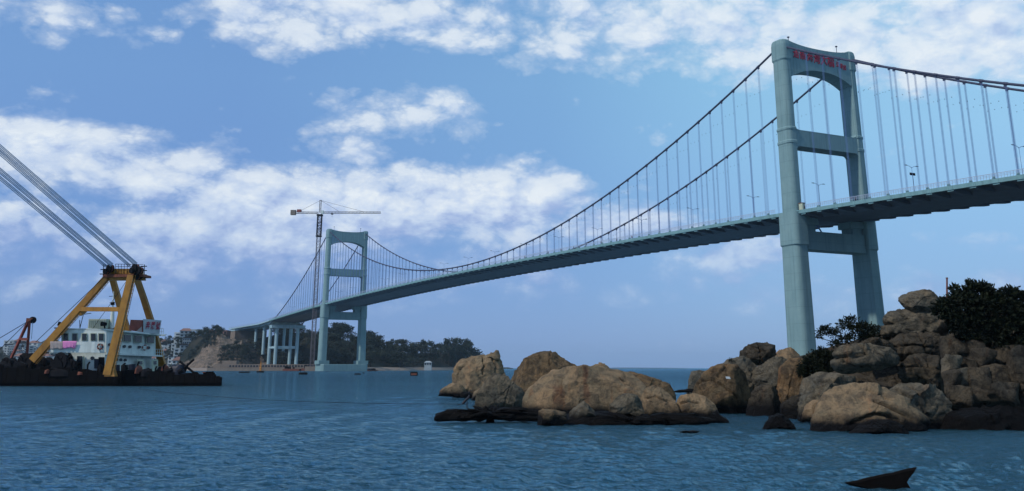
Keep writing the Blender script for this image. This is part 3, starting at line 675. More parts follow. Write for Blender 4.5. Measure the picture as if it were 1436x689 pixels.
def plant_far(px, ytop, Y, form, label=None, group='trees on the far shore', wide=1.0):
    p = at(px, ytop, Y); zg = terrain_z(px, Y) - .5; h = max(3.0, p.z - zg)
    o = empty('broadleaf_tree' if form < 5 else 'slender_tree', (p.x, Y, zg), label, 'tree', group, (0, 0, rn.uniform(0, 6.28)))
    k = h / 1.0; w = k * rn.uniform(.85, 1.15) * wide
    if h < 9: w *= 1.25
    o.scale = (w, w, k); link('crown', FT[form][0], o); link('trunk', FT[form][1], o)
ORD = 'first second third fourth fifth sixth seventh eighth ninth tenth eleventh twelfth thirteenth fourteenth fifteenth sixteenth seventeenth eighteenth nineteenth twentieth'.split()
REG = [(325, 'on the hilltop left of the rock slope'), (450, 'behind the viaduct columns'), (508, 'between the legs of the far tower'), (562, 'on the skyline just right of the far tower'), (612, 'on the skyline above the white hut'), (999, 'on the skyline at the right end of the wooded point')]
def reg(px): return next(k for k, (lim, _) in enumerate(REG) if px < lim)
tops.sort(); cnt = {}
for i, (px, yt, f) in enumerate(tops):
    cnt[reg(px)] = cnt.get(reg(px), 0) + 1
    Y = interp(RDEP, px) - 30 if px < 560 else interp(RDEP, px) - 60
    plant_far(px, yt, Y, f, '%s tree from the left %s' % (ORD[cnt[reg(px)] - 1], REG[reg(px)][1]), 'skyline trees ' + REG[reg(px)][1])
for i in range(150):
    px = rn.choice([rn.uniform(395, 672), rn.uniform(395, 672), rn.uniform(240, 320), rn.uniform(440, 560)]); ys, yr = interp(SHORE, px), interp(RDEP, px)
    t = rn.uniform(.05, .95) if px > 395 else rn.uniform(.35, .95)
    if px < 325 and t < (px - 250) / 90: t = .9
    Y = ys + t * (yr - ys); zg = terrain_z(px, Y); hh = rn.uniform(8, 14) if px > 395 else rn.uniform(4, 8)
    r_ = ray(px, 400); z = zg + hh; py = None
    v = Vector((r_.x / r_.y * Y, Y, zg))
    o = empty('broadleaf_tree', (v.x, Y, zg - .4), ('dark tree in the wood ' + REG[reg(px)][1].replace('on the skyline', 'below the skyline')) if px > 395 else 'low dark tree on the hill left of the bare rock slope', 'tree', ('filler trees ' + REG[reg(px)][1]) if px > 395 else 'trees on the hill by the rock slope', (0, 0, rn.uniform(0, 6.28)))
    f = rn.randrange(5); w = hh * rn.uniform(1.2, 1.7); o.scale = (w, w, hh); link('crown', FT[f][0], o); link('trunk', FT[f][1], o)
for px, t, hh in ((322, .30, 9), (328, .22, 8), (334, .34, 9), (340, .28, 10), (318, .14, 7), (345, .2, 8), (331, .12, 7), (352, .3, 7), (360, .22, 8), (325, .06, 5), (372, .3, 8), (285, .5, 6), (292, .62, 6), (300, .72, 7), (306, .55, 6), (312, .66, 7), (275, .33, 5), (337, .44, 8), (326, .40, 7), (347, .40, 8), (356, .45, 7), (365, .5, 8), (343, .08, 6)):
    ys, yr = interp(SHORE, px), interp(RDEP, px); Y = ys + t * (yr - ys); r_ = ray(px, 400)
    o = empty('broadleaf_tree', (r_.x / r_.y * Y, Y, cliff_z(px, Y, t) - .6), 'dark bushy tree growing on the bare quarried slope near the viaduct columns', 'tree', 'trees on the bare slope', (0, 0, px))
    o.scale = (hh * 1.35, hh * 1.35, hh); f = px % 3; link('crown', FT[f][0], o); link('trunk', FT[f][1], o)

# ------------------------------------------------------------------ far shore buildings
def house(px, ybase, ytop, w_px, Y, m, label, roof=None, rows=2, cols=3, name='house', depth=None, cat='house', rz=0.12):
    a, b_ = at(px - w_px / 2, ybase, Y), at(px + w_px / 2, ytop, Y); w = b_.x - a.x; h = b_.z - a.z; d = depth or w * .8
    o = empty(name, ((a.x + b_.x) / 2, Y, a.z), label, cat, 'houses of the waterside town', (0, 0, rz))
    MB().box(-w / 2, w / 2, 0, d, -6, h).build('wall', m, o)
    if roof == 'flat':
        mb = MB()
        for q in ((-w / 2 - .2, w / 2 + .2, -.2, .15), (-w / 2 - .2, w / 2 + .2, d - .15, d + .2), (-w / 2 - .2, -w / 2 + .15, .15, d - .15), (w / 2 - .15, w / 2 + .2, .15, d - .15)): mb.box(*q, h, h + .9)
        mb.build('parapet', m, o)
    else:
        MB().add([(-w / 2 - .5, -.5, h), (w / 2 + .5, -.5, h), (w / 2 + .5, d + .5, h), (-w / 2 - .5, d + .5, h), (-w * .25, d / 2, h + w * .22), (w * .25, d / 2, h + w * .22)],
                 [(3, 2, 1, 0), (0, 1, 5, 4), (1, 2, 5), (2, 3, 4, 5), (3, 0, 4)]).build('roof', M['rooftile'] if roof == 'tile' else M['dark'] if roof == 'dark' else m, o)
    for r in range(rows):
        for c in range(cols):
            x = -w / 2 + (c + .5) * w / cols; z = (r + .55) * h / rows; ww, wh = w / cols * .26, h / rows * .25
            MB().box(x - ww, x + ww, -.12, .1, z - wh, z + wh).build('window', M['glass'], o)
    if rows > 1:
        for r in range(1, rows): MB().box(-w / 2 - .15, w / 2 + .15, -.5, -.0, r * h / rows - .15, r * h / rows + .15).build('floor_ledge', m, o)
    return o
pl, pg = M['plaster'], M['plaster2']
rt = random.Random(12)
for side, (xa, xb), n_h, lab in ((0, (-4, 70), 34, 'waterside house crowded in the town seen behind the red derrick and barge drums'), (1, (214, 262), 36, 'pale town house stacked on the shore between the barge cabin and the hill')):
    for i in range(n_h):
        row = i % 4; px = xa + (xb - xa) * rt.random(); ys_, yr_ = interp(SHORE, px), interp(RDEP, px)
        Y = ys_ + (yr_ - ys_) * (.10 + .20 * row + .08 * rt.random()); k_ = 1361 / Y; hgt = rt.choice([4.5, 6.5, 9.5, 12.5]) * k_; wd = rt.uniform(8, 17) * k_
        r_ = ray(px, 400); zg = max(1.2, terrain_z(px, Y)); v = Vector((r_.x / r_.y * Y, Y, zg)); d_ = v.y * math.cos(PITCH) + (v.z - CAM_H) * math.sin(PITCH)
        yb = CYP + F_PX * (v.y * math.sin(PITCH) - (v.z - CAM_H) * math.cos(PITCH)) / d_
        fl = max(1, round(hgt / k_ / 3.2))
        o = house(px, yb, yb - hgt, wd, Y, rt.choice([pl, pl, pg]), lab, rt.choice(['flat', 'flat', 'tile', 'dark']), fl, rt.randint(2, 4), depth=9, rz=rt.uniform(-.3, .4)); o['group'] = 'houses behind the red derrick' if side == 0 else 'houses between the barge and the hill'
for px, Y in ((2, 1180), (14, 1190), (44, 1150), (57, 1170), (64, 1160), (30, 1200), (218, 1150), (231, 1120), (243, 1090), (70, 1150)):
    zg = terrain_z(px, Y); hh = 11; r_ = ray(px, 400); o = empty('broadleaf_tree', (r_.x / r_.y * Y, Y, zg), 'dark rounded tree rising between the houses of the far left town', 'tree', 'trees among the town houses'); o.scale = (hh * 1.3, hh * 1.3, hh); link('crown', FT[px % 3][0], o); link('trunk', FT[px % 3][1], o)
house(600, 513.4, 508.6, 10, 880, pg, 'small white hut with pale roof on the wooded far shoreline', None, 1, 3, name='hut', cat='hut', rz=0)
house(562, 494, 488.5, 9, 985, M['rooftile'], 'house with reddish roof half hidden in the far trees', 'tile', 1, 2)
house(303, 474, 464.5, 30, 905, M['brick'], 'dark reddish brick building on the hilltop beside the viaduct end', 'flat', 2, 6, name='brick_building', cat='building', rz=0.05)
# viewing gate frame on the hill
a, b_ = at(273, 481, 930), at(277, 463, 930)
o = empty('gate_frame', (a.x, 930, a.z - 4), 'pale T-shaped concrete gate frame standing on the hill at left', 'gate frame')
part_w(MB().box(at(275, 470, 930).x, at(278.5, 470, 930).x, 929, 931.5, a.z - 4, b_.z - 1), 'column', M['plaster2'], o)
part_w(MB().box(at(284, 470, 930).x, at(286, 470, 930).x, 929, 931.5, a.z - 4, b_.z - 1), 'column', M['plaster2'], o)
part_w(MB().box(at(268, 470, 930).x, at(291, 470, 930).x, 928, 932, b_.z - 1, b_.z + .6), 'beam', M['plaster2'], o)
# abutment where the viaduct meets the hill
q0, q1 = B(733, -14.5, 0), B(733, 14.5, 0)
o = empty('abutment', (q0.x, q0.y, 10), 'tall grey retaining wall where the viaduct meets the hill', 'retaining wall')
part_w(MB().hexa([B(733, -14.6, 5), B(733, 14.6, 5), B(800, 14.6, 5), B(800, -14.6, 5), B(733, -14.6, 35.2), B(733, 14.6, 35.2), B(800, 14.6, 36), B(800, -14.6, 36)]), 'wall', M['stonewall'], o)
part_w(MB().hexa([B(733, -15, 35.2), B(733, 15, 35.2), B(800, 15, 36), B(800, -15, 36), B(733, -15, 36.3), B(733, 15, 36.3), B(800, 15, 37), B(800, -15, 37)]), 'coping', M['pier'], o)
# quay wall with arches at the water's edge
Yq = 742; x0, x1 = at(300, 500, Yq).x, at(442, 500, Yq).x
o = empty('quay_wall', (x0, Yq, 0), 'low brown stone quay with small openings along the far shoreline under the viaduct', 'quay')
part_w(MB().box(x0, x1, Yq, Yq + 100, -2, 4.6), 'wall', M['stonewall'], o); part_w(MB().box(x0 - 3, x1, Yq - 5, Yq - .01, -2, 2.0), 'walkway', M['stonewall'], o)
part_w(MB().box(at(310, 500, Yq).x, at(330, 500, Yq).x, Yq + 4, Yq + 12, 4.6, 7.2), 'shed', M['stonewall'], o)
for i in range(35): part_w(MB().box(x0 + 12 + i * 2.2, x0 + 13.3 + i * 2.2, Yq - .15, Yq + .2, 2.6, 4.0), 'dark_opening_panel', M['glass'], o)  # solid dark panels: the shade inside the openings is put into their colour
# shoreline beaches
def beach(px0, px1, Y, name='beach'):
    vs = []; 
    for i, px in enumerate(np.linspace(px0, px1, 60)):
        Yc = interp(SHORE, px) - 4; r_ = ray(px, 400); x = r_.x / r_.y; jit = 3 * mnoise.noise(Vector((px * .2, 0, 0)))
        vs += [(x * (Yc - 14 + jit), Yc - 14 + jit, -.6), (x * (Yc - 4), Yc - 4, 1.5 + .5 * jit / 3), (x * (Yc + 16), Yc + 16, 2.6)]
    fs = [(i * 3 + j, i * 3 + 3 + j, i * 3 + 4 + j, i * 3 + 1 + j) for i in range(59) for j in range(2)]
    o = MB().add(vs, fs).build(name, M['stonewall']); o['kind'] = 'structure'
beach(512, 655, 0); beach(212, 300, 0)

# ------------------------------------------------------------------ tower crane by the far tower
Yc = 695.0
bx = at(437.7, 509, Yc).x
tc_ = empty('tower_crane', (bx, Yc, 2), 'tall thin lattice tower crane with long horizontal jib beside the left tower', 'crane')
def lattice(mb, a, b_, w, n, r=.09, tri=False):
    a, b_ = Vector(a), Vector(b_); t = (b_ - a).normalized(); u = t.cross(Vector((0, 1, 0.001))).normalized() if abs(t.y) < .9 else Vector((1, 0, 0)); v = t.cross(u)
    cs = [(u * sx + v * sy) * w / 2 for sx, sy in ((-1, -1), (1, -1), (1, 1), (-1, 1))]
    for c in cs: mb.tube([a + c, b_ + c], r, 4)
    for i in range(n):
        p0, p1 = a + (b_ - a) * i / n, a + (b_ - a) * (i + 1) / n
        for k in range(4):
            c0, c1 = cs[k], cs[(k + 1) % 4]
            mb.tube([p0 + c0, p1 + c1] if i % 2 else [p0 + c1, p1 + c0], r * .6, 3, cap=False); mb.tube([p1 + c0, p1 + c1], r * .5, 3, cap=False)
zt_ = at(449.7, 303, Yc).z
mb = MB(); lattice(mb, (bx, Yc, 3), (bx, Yc, zt_), 2.5, 46, .17); part_w(mb, 'mast', M['lattice'], tc_)
part_w(MB().box(bx - 4, bx + 4, Yc - 4, Yc + 4, -2, 3), 'base_block', M['stonewall'], tc_)
part_w(MB().box(bx - 1.9, bx + 1.9, Yc - 1.9, Yc + 1.9, zt_ - 15, zt_ - 14.2), 'climbing_collar', M['dark'], tc_)
mb = MB(); lattice(mb, (bx, Yc, zt_ - 14), (bx, Yc, zt_), 3.0, 6, .2); part_w(mb, 'climbing_frame', M['dark'], tc_)
part_w(MB().box(bx - 2.0, bx + 2.0, Yc - 2, Yc + 2, zt_, zt_ + 1.0), 'slewing_ring', M['dark'], tc_)
part_w(MB().box(bx + 1.2, bx + 2.9, Yc - 2.6, Yc - .8, zt_ + 1.2, zt_ + 3.6), 'cab', M['white'], tc_)
jl, jr = at(409, 294, Yc).x, at(534.6, 298, Yc).x
mb = MB(); lattice(mb, (bx, Yc, zt_ + 2.2), (bx, Yc, zt_ + 11.5), 1.1, 6, .1); part_w(mb, 'apex', M['lattice'], tc_)
mb = MB(); lattice(mb, (bx + 1, Yc, zt_ + 2.4), (jr, Yc - 3, zt_ + 1.9), 1.15, 34, .10); part_w(mb, 'jib', M['lattice'], tc_)
mb = MB(); lattice(mb, (bx - 1, Yc, zt_ + 2.2), (jl, Yc + 1, zt_ + 2.6), 1.2, 12, .11); part_w(mb, 'counter_jib', M['lattice'], tc_)
part_w(MB().box(jl - .5, jl + 3, Yc - 1, Yc + 2, zt_ + .8, zt_ + 4.2), 'counterweight', M['stonewall'], tc_)
part_w(MB().box(jl + 4, jl + 7, Yc - 1, Yc + 1.5, zt_ + 2.8, zt_ + 4.6), 'winch_house', M['redpaint'], tc_)
T0 = (bx, Yc, zt_ + 11.3)
for e, zz in ((jl + 6, 3.2), (bx + 14, 3), (bx + 31, 3)): part_w(MB().tube([T0, (e, Yc - 1, zt_ + zz)], .09, 4), 'tie_rod', M['lattice'], tc_)
part_w(MB().tube([(bx + 9, Yc - 1, zt_ + 2), (bx + 9, Yc - 1, zt_ - 1)], .08, 4).box(bx + 8.3, bx + 9.7, Yc - 2, Yc, zt_ + .9, zt_ + 1.6), 'trolley', M['dark'], tc_)
# work platforms at the waterline by the crane
for px0, px1, lab, h in ((398, 421, 'dark rusty work pontoon moored under the viaduct columns', 2.6), (424, 445, 'dark cluttered work pontoon beside the crane foot', 3.2), (514, 529, 'low dark pontoon right of the far tower pile cap', 1.2)):
    a, b_ = at(px0, 514, 715), at(px1, 514, 715); o = empty('pontoon', (a.x, 715, 0), lab, 'pontoon')
    part_w(MB().box(a.x, b_.x, 712, 722, -.8, h * .55), 'hull', M['rust'], o)
    for i in range(5):
        x = a.x + (b_.x - a.x) * rn.random() * .9; w = rn.uniform(.8, 2); part_w(MB().box(x, x + w, 714, 717, h * .55, h * rn.uniform(.8, 1.5)), 'deck_gear', M['dark'], o)

# ------------------------------------------------------------------ small floating things
def buoy():
    p = wl(365, 522.5); o = empty('navigation_buoy', p, 'orange-brown navigation buoy with tall tower off the quay', 'buoy'); k = p.y / 1361
    H = 15 * k
    part_w(MB().tube([p + Vector((0, 0, -.5)), p + Vector((0, 0, H * .13))], 5 * k, 16), 'float', M['dark'], o)
    mb = MB()
    for i in range(4):
        d = Vector((math.cos(i * 1.57 + .4), math.sin(i * 1.57 + .4), 0)); mb.tube([p + d * 2.0 * k + Vector((0, 0, H * .13)), p + d * .5 * k + Vector((0, 0, H * .8))], .3 * k, 5)
    for z in (.35, .55): mb.tube([p + Vector((0, 0, H * z)), p + Vector((0, 0, H * z + .3 * k))], 1.5 * k, 8)
    part_w(mb, 'tower', M['buoy'], o); part_w(MB().tube([p + Vector((0, 0, H * .15)), p + Vector((0, 0, H * .62))], 1.1 * k, 8), 'marker_panel', M['buoy'], o)
    part_w(MB().tube([p + Vector((0, 0, H * .8)), p + Vector((0, 0, H))], .55 * k, 8), 'lantern', M['buoy'], o)
buoy()
def floater(name, px0, px1, yt, yb, lab, m, cat, m2=None):
    p = wl((px0 + px1) / 2, yb); k = p.y / 1361; w = (px1 - px0) * k / 2; h = (yb - yt) * k
    o = empty(name, p, lab, cat)
    part_w(MB().loft([[(p.x + x * a_, p.y + y * a_, z) for x, y in ((-w, -w * .2), (-w * .75, -w * .4), (w * .75, -w * .4), (w, -w * .2), (w, w * .2), (w * .75, w * .4), (-w * .75, w * .4), (-w, w * .2))] for z, a_ in ((-.4, .8), (h * .6, 1.0), (h * .62, .92), (h, .85))]), 'hull', m, o)
    if m2: part_w(MB().box(p.x - w * .7, p.x + w * .7, p.y - w * .42, p.y - w * .30, h * .15, h * .6), 'painted_side', m2, o)
floater('raft', 335, 350, 521.2, 523.0, 'low dark raft floating left of the buoy', M['dark'], 'raft'); floater('raft', 419, 431, 522.6, 525.4, 'dark raft floating below the crane pontoon', M['dark'], 'raft')
floater('raft', 497, 506, 523.8, 525.4, 'small dark raft right below the far tower foot', M['dark'], 'raft'); floater('mooring_block', 575, 586, 521.8, 527.0, 'dark mooring block with reddish side floating in mid channel', M['dark'], 'mooring block', M['rust'])
floater('raft', 508.5, 511, 522.6, 523.6, 'tiny dark float right of the small raft near the far tower', M['dark'], 'float')

# ------------------------------------------------------------------ boulders: each one a closed granite block of its own size and depth
_ico = {}
IS = 'boulders of the tidal islet'; HD = 'boulders of the right hand headland'
def ico(n):
    if n not in _ico:
        bm = bmesh.new(); bmesh.ops.create_icosphere(bm, subdivisions=n, radius=1.0)
        _ico[n] = (np.array([v.co[:] for v in bm.verts]), [tuple(v.index for v in f.verts) for f in bm.faces]); bm.free()
    return _ico[n]
def boulder(outline, Y, label, m='rock', depth=.75, seed=0, sub=6, cuts=14, sq=.72, rough=1.0, strat=.0, joints=None, grooves=(), name='boulder', group=None, planes=()):
    """outline = silhouette the rock shows from the shore; depth = half thickness as a share of its half width"""
    V, Fc = ico(sub)
    P = np.array([(at(x, y, Y).x, at(x, y, Y).z) for x, y in outline])
    if m in ('rock_grey', 'rock_dark') and group == HD and Y > 36: P = (P - P.mean(0)) * (1.07, 1.06) + P.mean(0); sq = min(sq, .42)
    A = 0.5 * np.sum(P[:, 0] * np.roll(P[:, 1], -1) - np.roll(P[:, 0], -1) * P[:, 1])
    if A < 0: P = P[::-1]
    cx_ = (P[:, 0].max() + P[:, 0].min()) / 2; cz_ = (P[:, 1].max() * .45 + P[:, 1].min() * .55)
    ang = np.linspace(-math.pi, math.pi, 361); rad = np.zeros(361)
    for i, a in enumerate(ang):
        dx_, dz_ = math.cos(a), math.sin(a); best = 0
        for (x1, z1), (x2, z2) in zip(P, np.roll(P, -1, 0)):
            ex, ez = x2 - x1, z2 - z1; det = dx_ * ez - dz_ * ex
            if abs(det) < 1e-9: continue
            t = ((x1 - cx_) * ez - (z1 - cz_) * ex) / det; u = ((x1 - cx_) * dz_ - (z1 - cz_) * dx_) / det
            if t > 0 and -1e-6 <= u <= 1 + 1e-6: best = max(best, t)
        rad[i] = best
    ker = np.array([.25, .5, .25]); rr = np.convolve(np.concatenate([rad[-3:-1], rad, rad[1:3]]), ker, 'same')[2:-2]
    hw = (P[:, 0].max() - P[:, 0].min()) / 2; hh = (P[:, 1].max() - P[:, 1].min()) / 2; dep = max(hw, hh) * depth
    rho = np.sqrt(V[:, 0] ** 2 + V[:, 2] ** 2); a = np.arctan2(V[:, 2], V[:, 0])
    # normalised shape first: superellipsoid, then flat joint planes cut the near side
    q = np.stack([np.cos(a) * rho ** sq, np.sign(V[:, 1]) * np.abs(V[:, 1]) ** (sq + .12), np.sin(a) * rho ** sq], -1)
    rn = np.random.RandomState(seed * 7 + 11)
    for k in range(cuts):
        n = rn.normal(0, 1, 3) * (1, .7, .8); n[1] = -abs(n[1]) - .15 if k % 3 else abs(n[1]); n /= np.linalg.norm(n)
        lim = rn.uniform(.60, .92) if m in ('rock', 'rock_streak', 'rock_brown') else rn.uniform(.50, .84); d = q @ n; q -= np.clip(d - lim, 0, None)[:, None] * n * .98
    for (n, lim) in planes:
        n = np.array(n, float); n /= np.linalg.norm(n); d = q @ n; q -= np.clip(d - lim, 0, None)[:, None] * n * .96
    rho2 = np.sqrt(q[:, 0] ** 2 + q[:, 2] ** 2); a2 = np.arctan2(q[:, 2], q[:, 0]); nb = 64
    bi = ((a2 + math.pi) / (2 * math.pi) * nb).astype(int) % nb; mx = np.zeros(nb); np.maximum.at(mx, bi, rho2)
    mx = np.convolve(np.concatenate([mx[-2:], mx, mx[:2]]), np.array([1, 2, 3, 2, 1]) / 9, 'same')[2:-2]
    k_ = np.interp((a2 + math.pi) / (2 * math.pi) * nb - .5, np.arange(-1, nb + 1), np.concatenate([mx[-1:], mx, mx[:1]])); q[:, 0] /= k_; q[:, 2] /= k_
    rho2 = np.sqrt(q[:, 0] ** 2 + q[:, 2] ** 2); a2 = np.arctan2(q[:, 2], q[:, 0]); Rr = np.interp(a2, ang, rr)
    out = np.stack([Rr * rho2 * np.cos(a2), q[:, 1] * dep, Rr * rho2 * np.sin(a2)], -1)
    sc = max(hw, hh); off = Vector((seed * 3.7, seed * 1.3, seed * 9.1))
    nr = out / (np.linalg.norm(out, axis=1)[:, None] + 1e-6)
    disp = np.empty(len(out)); low = .022 if m in ('rock', 'rock_streak', 'rock_brown') else .034
    for i, p in enumerate(out):
        v = Vector(p) / sc
        d = low * mnoise.fractal(v * 1.6 + off, .8, 2.1, 5) - low * .9 * max(0, mnoise.ridged_multi_fractal(v * 1.5 + off * 2, .9, 2.2, 4, 1.0, 2.0) - 1.15)
        dd = mnoise.voronoi(v * 2.3 + off)[0]
        d -= low * .8 * max(0, 1 - (dd[1] - dd[0]) * 9)
        disp[i] = d + .016 * mnoise.fractal(v * 8 + off, .7, 2.0, 4)
    for k in range(joints if joints is not None else (2 if m in ('rock', 'rock_brown') else 0 if m == 'rock_streak' else 5)):
        n = rn.normal(0, 1, 3) * ((1, .25, .35) if k % 2 else (.3, .2, 1)); n /= np.linalg.norm(n); c = rn.uniform(-.55, .55); w_ = .016 if sub > 5 else .028
        dist_ = (out / sc) @ n - c + .05 * np.sin((out / sc) @ rn.normal(0, 2.5, 3)) + disp * .5; lm = (out / sc) @ rn.normal(0, 1, 3)
        disp -= .05 * np.exp(-(dist_ / w_) ** 2) * np.clip((lm + .45) * 4, 0, 1) + .02 * (dist_ > 0) * (k % 2)
    for line in grooves:          # open joints: narrow clefts running back into the stone
        gp = [np.array((at(x, y, Y - dep * .8).x - cx_, at(x, y, Y - dep * .8).z - cz_)) for x, y in line]; best = np.full(len(out), 9.0)
        P2 = out[:, (0, 2)] + (.02 * sc * np.sin(out[:, 2] / sc * 23 + seed))[:, None] * (1, 0)
        for g0, g1 in zip(gp, gp[1:]):
            e = g1 - g0; t = np.clip(((P2 - g0) @ e) / (e @ e), 0, 1); best = np.minimum(best, np.linalg.norm(P2 - g0 - t[:, None] * e, axis=1))
        disp -= np.where(out[:, 1] < 0, .17 * np.exp(-(best / (.013 * sc + .018)) ** 2), 0)
    zz = out[:, 2] / sc * 5.0 + .8 * np.sin(out[:, 0] / sc * 2 + seed) + disp * 14
    disp += (strat or (.010 if m in ('rock', 'rock_streak', 'rock_brown') else .022)) * (np.abs(((zz + seed) % 1.0) - .5) * 2) ** .35
    out += nr * (disp * sc * rough)[:, None]
    me = bpy.data.meshes.new(name); me.from_pydata(out.tolist(), [], Fc); me.polygons.foreach_set('use_smooth', [True] * len(Fc)); me.materials.append(M[m]); me.update()
    o = link(name, me, None, (cx_, Y + dep * .25, cz_)); tag(o, label, 'rock', group); return o
def b_(name_, *a, **k): return boulder(*a, **k)
boulder([(634, 562), (632, 528), (637, 512), (645, 504), (660, 500), (680, 497), (690, 494), (697, 492), (702, 500), (707, 511), (710, 524), (712, 545), (705, 562)], 72, 'tall blocky tan boulder with vertical joints, leftmost large rock of the islet', 'rock', .8, 1, planes=(((-.9, -.45, 0), .62), ((.3, -.95, .1), .6)), grooves=(((643, 520), (650, 510), (661, 500)), ((675, 498), (679, 510), (676, 524)), ((690, 500), (697, 515), (694, 530)), ((638, 545), (640, 515))), group=IS)
boulder([(680, 503), (684, 497), (693, 494), (695, 490.5), (699.5, 491), (702, 500), (700, 506)], 72, 'small squared stub of rock standing on top of the leftmost blocky boulder', 'rock', .8, 2, sub=4, cuts=6, sq=.4, group=IS)
boulder([(614, 556), (622, 543), (634, 537), (648, 540), (654, 549), (652, 558)], 69, 'low dark-footed rock at the left foot of the blocky boulder', 'rock', .9, 3, sub=4, group=IS)
boulder([(645, 558), (649, 550), (658, 549), (664, 555), (662, 560)], 67, 'small black wet rock between the blocky boulder and the grey slab', 'reef', .9, 4, sub=4, group=IS)
boulder([(660, 562), (664, 550), (672, 545), (684, 547), (690, 562)], 62, 'small orange-topped rock left of the grey slab boulder', 'rock', .9, 5, sub=4, group=IS)
boulder([(713, 566), (715, 538), (722, 519), (733, 505), (748, 496), (765, 492), (780, 493), (792, 501), (806, 510), (822, 516), (826, 545), (810, 570), (760, 574)], 56, 'high rounded brown dome behind the big islet boulder', 'rock_brown', .8, 6, group=IS)
boulder([(664, 582), (667, 556), (674, 545), (683, 530), (693, 522), (706, 525), (720, 533), (734, 545), (744, 562), (742, 584), (700, 590)], 45, 'pointed grey slab boulder with faint red mark left of the big boulder', 'rock_grey', .55, 7, planes=(((.25, -.9, .45), .45), ((.1, -.8, -.6), .55)), group=IS)
boulder([(731, 592), (733, 560), (742, 543), (757, 531), (772, 518), (795, 514), (825, 512), (855, 514), (882, 520), (898, 530), (910, 544), (915, 575), (905, 596), (800, 600)], 41, 'biggest tan boulder of the islet with dark crack and red vertical streak', 'rock_streak', .62, 8, 6, planes=(((-.80, -.55, .25), .50), ((.10, -.98, .14), .30), ((.6, -.55, .6), .60)), grooves=(((791, 529), (786, 542), (780, 556), (774, 572)), ((870, 522), (884, 532), (900, 545))), group=IS)
boulder([(838, 513), (841, 510), (848, 510), (852, 516), (840, 517)], 42.5, 'tiny cap stone on the crest of the biggest boulder', 'rock', .9, 9, sub=3, group=IS)
boulder([(855, 560), (858, 530), (872, 520), (892, 521), (912, 528), (930, 533), (944, 540), (952, 556), (948, 575), (900, 580)], 44, 'sloping brown shoulder rock behind the right end of the biggest boulder', 'rock_brown', .8, 10, group=IS)
boulder([(897, 592), (900, 560), (905, 545), (915, 540), (928, 543), (940, 552), (949, 566), (954, 580), (950, 596)], 39.5, 'upright rounded tan boulder right of the low front rock', 'rock', .8, 11, planes=(((.1, -.97, .2), .6),), grooves=(((902, 560), (920, 556), (944, 566)),), group=IS)
boulder([(851, 590), (854, 568), (864, 557), (880, 551), (895, 554), (903, 565), (905, 590)], 37.8, 'low pale rounded rock in front of the biggest boulder right side', 'rock_grey', .8, 12, group=IS)
boulder([(944, 596), (948, 566), (955, 553), (975, 551), (992, 557), (1003, 568), (1008, 580), (1004, 596)], 39.5, 'rightmost tan boulder of the islet above its dark toe', 'rock', .8, 13, grooves=(((950, 570), (968, 562), (985, 566)),), group=IS)
boulder([(990, 600), (996, 582), (1006, 574), (1012, 582), (1024, 590), (1022, 598)], 38.5, 'black wet toe rock at the right end of the islet', 'reef', .8, 14, sub=4, group=IS)
boulder([(753, 600), (755, 577), (762, 573), (780, 575), (794, 578), (797, 590), (788, 600)], 36.6, 'small tan block at the waterline below the big boulder crack', 'rock', .8, 15, group=IS)
boulder([(794, 600), (799, 578), (812, 566), (820, 562), (829, 570), (840, 582), (846, 600)], 37.4, 'small peaked rock with pale ridge before the big boulder', 'rock_grey', .9, 16, group=IS)
boulder([(602, 592), (607, 582), (626, 573), (660, 569), (700, 568), (740, 571), (768, 578), (775, 592)], 38.6, 'flat black tidal ledge at the left front of the islet', 'reef', .28, 17, rough=2.6, group=IS)
boulder([(755, 604), (775, 586), (805, 577), (850, 575), (900, 576), (950, 580), (1000, 585), (1018, 592), (980, 602), (860, 606)], 37.2, 'long black tidal ledge under the front of the islet boulders', 'reef', .22, 18, rough=2.2, group=IS)
boulder([(950, 606), (958, 604.2), (974, 603.6), (984, 605), (978, 608), (958, 608)], 31.5, 'tiny black reef awash in front of the islet', 'reef', .4, 19, sub=4)
boulder([(962, 556), (966, 530), (970, 521), (980, 519), (992, 519), (1000, 524), (1003, 556)], 62, 'square weathered rock seen through the gap beyond the left headland boulder', 'rock_grey', .8, 20)
boulder([(938, 551), (950, 547), (965, 545.5), (985, 546), (996, 551)], 60, 'thin black reef awash at the foot of the square rock in the gap', 'reef', .3, 21, sub=4)
# headland, left cluster
boulder([(970, 596), (972, 556), (977, 537), (987, 521), (1000, 512), (1016, 509), (1034, 511), (1048, 525), (1056, 550), (1052, 596)], 47, 'big rounded brown-tan boulder at the left end of the headland', 'rock_brown', .8, 22, 6, planes=(((-.5, -.8, .2), .66),), grooves=(((1010, 527), (1018, 515), (1030, 506)), ((976, 543), (990, 533), (1004, 531), (1022, 545), (1040, 560))), group=HD)
boulder([(1008, 530), (1012, 514), (1024, 506), (1040, 500), (1052, 503), (1063, 515), (1068, 540), (1060, 556), (1030, 550)], 49, 'grey-brown faceted boulder leaning against the big left headland boulder', 'rock_grey', .8, 23, group=HD)
boulder([(1042, 506), (1043, 492), (1050, 483), (1062, 480), (1078, 480), (1090, 483), (1092, 497), (1084, 506), (1066, 513)], 51, 'dark flat-topped boulder perched on top of the left headland cluster', 'rock_dark', .8, 24, grooves=(((1066, 482), (1070, 510)),), group=HD)
boulder([(1080, 512), (1088, 498), (1096, 490), (1110, 486), (1116, 490), (1124, 499), (1128, 512), (1100, 518)], 53, 'small orange-stained rock below the near tower leg', 'rock', .8, 25, group=HD)
boulder([(1056, 530), (1064, 515), (1078, 504), (1096, 501), (1108, 506), (1108, 535), (1090, 560), (1060, 560)], 48.5, 'ribbed grey rock between the perched boulder and the tan face', 'rock_grey', .7, 26, group=HD)
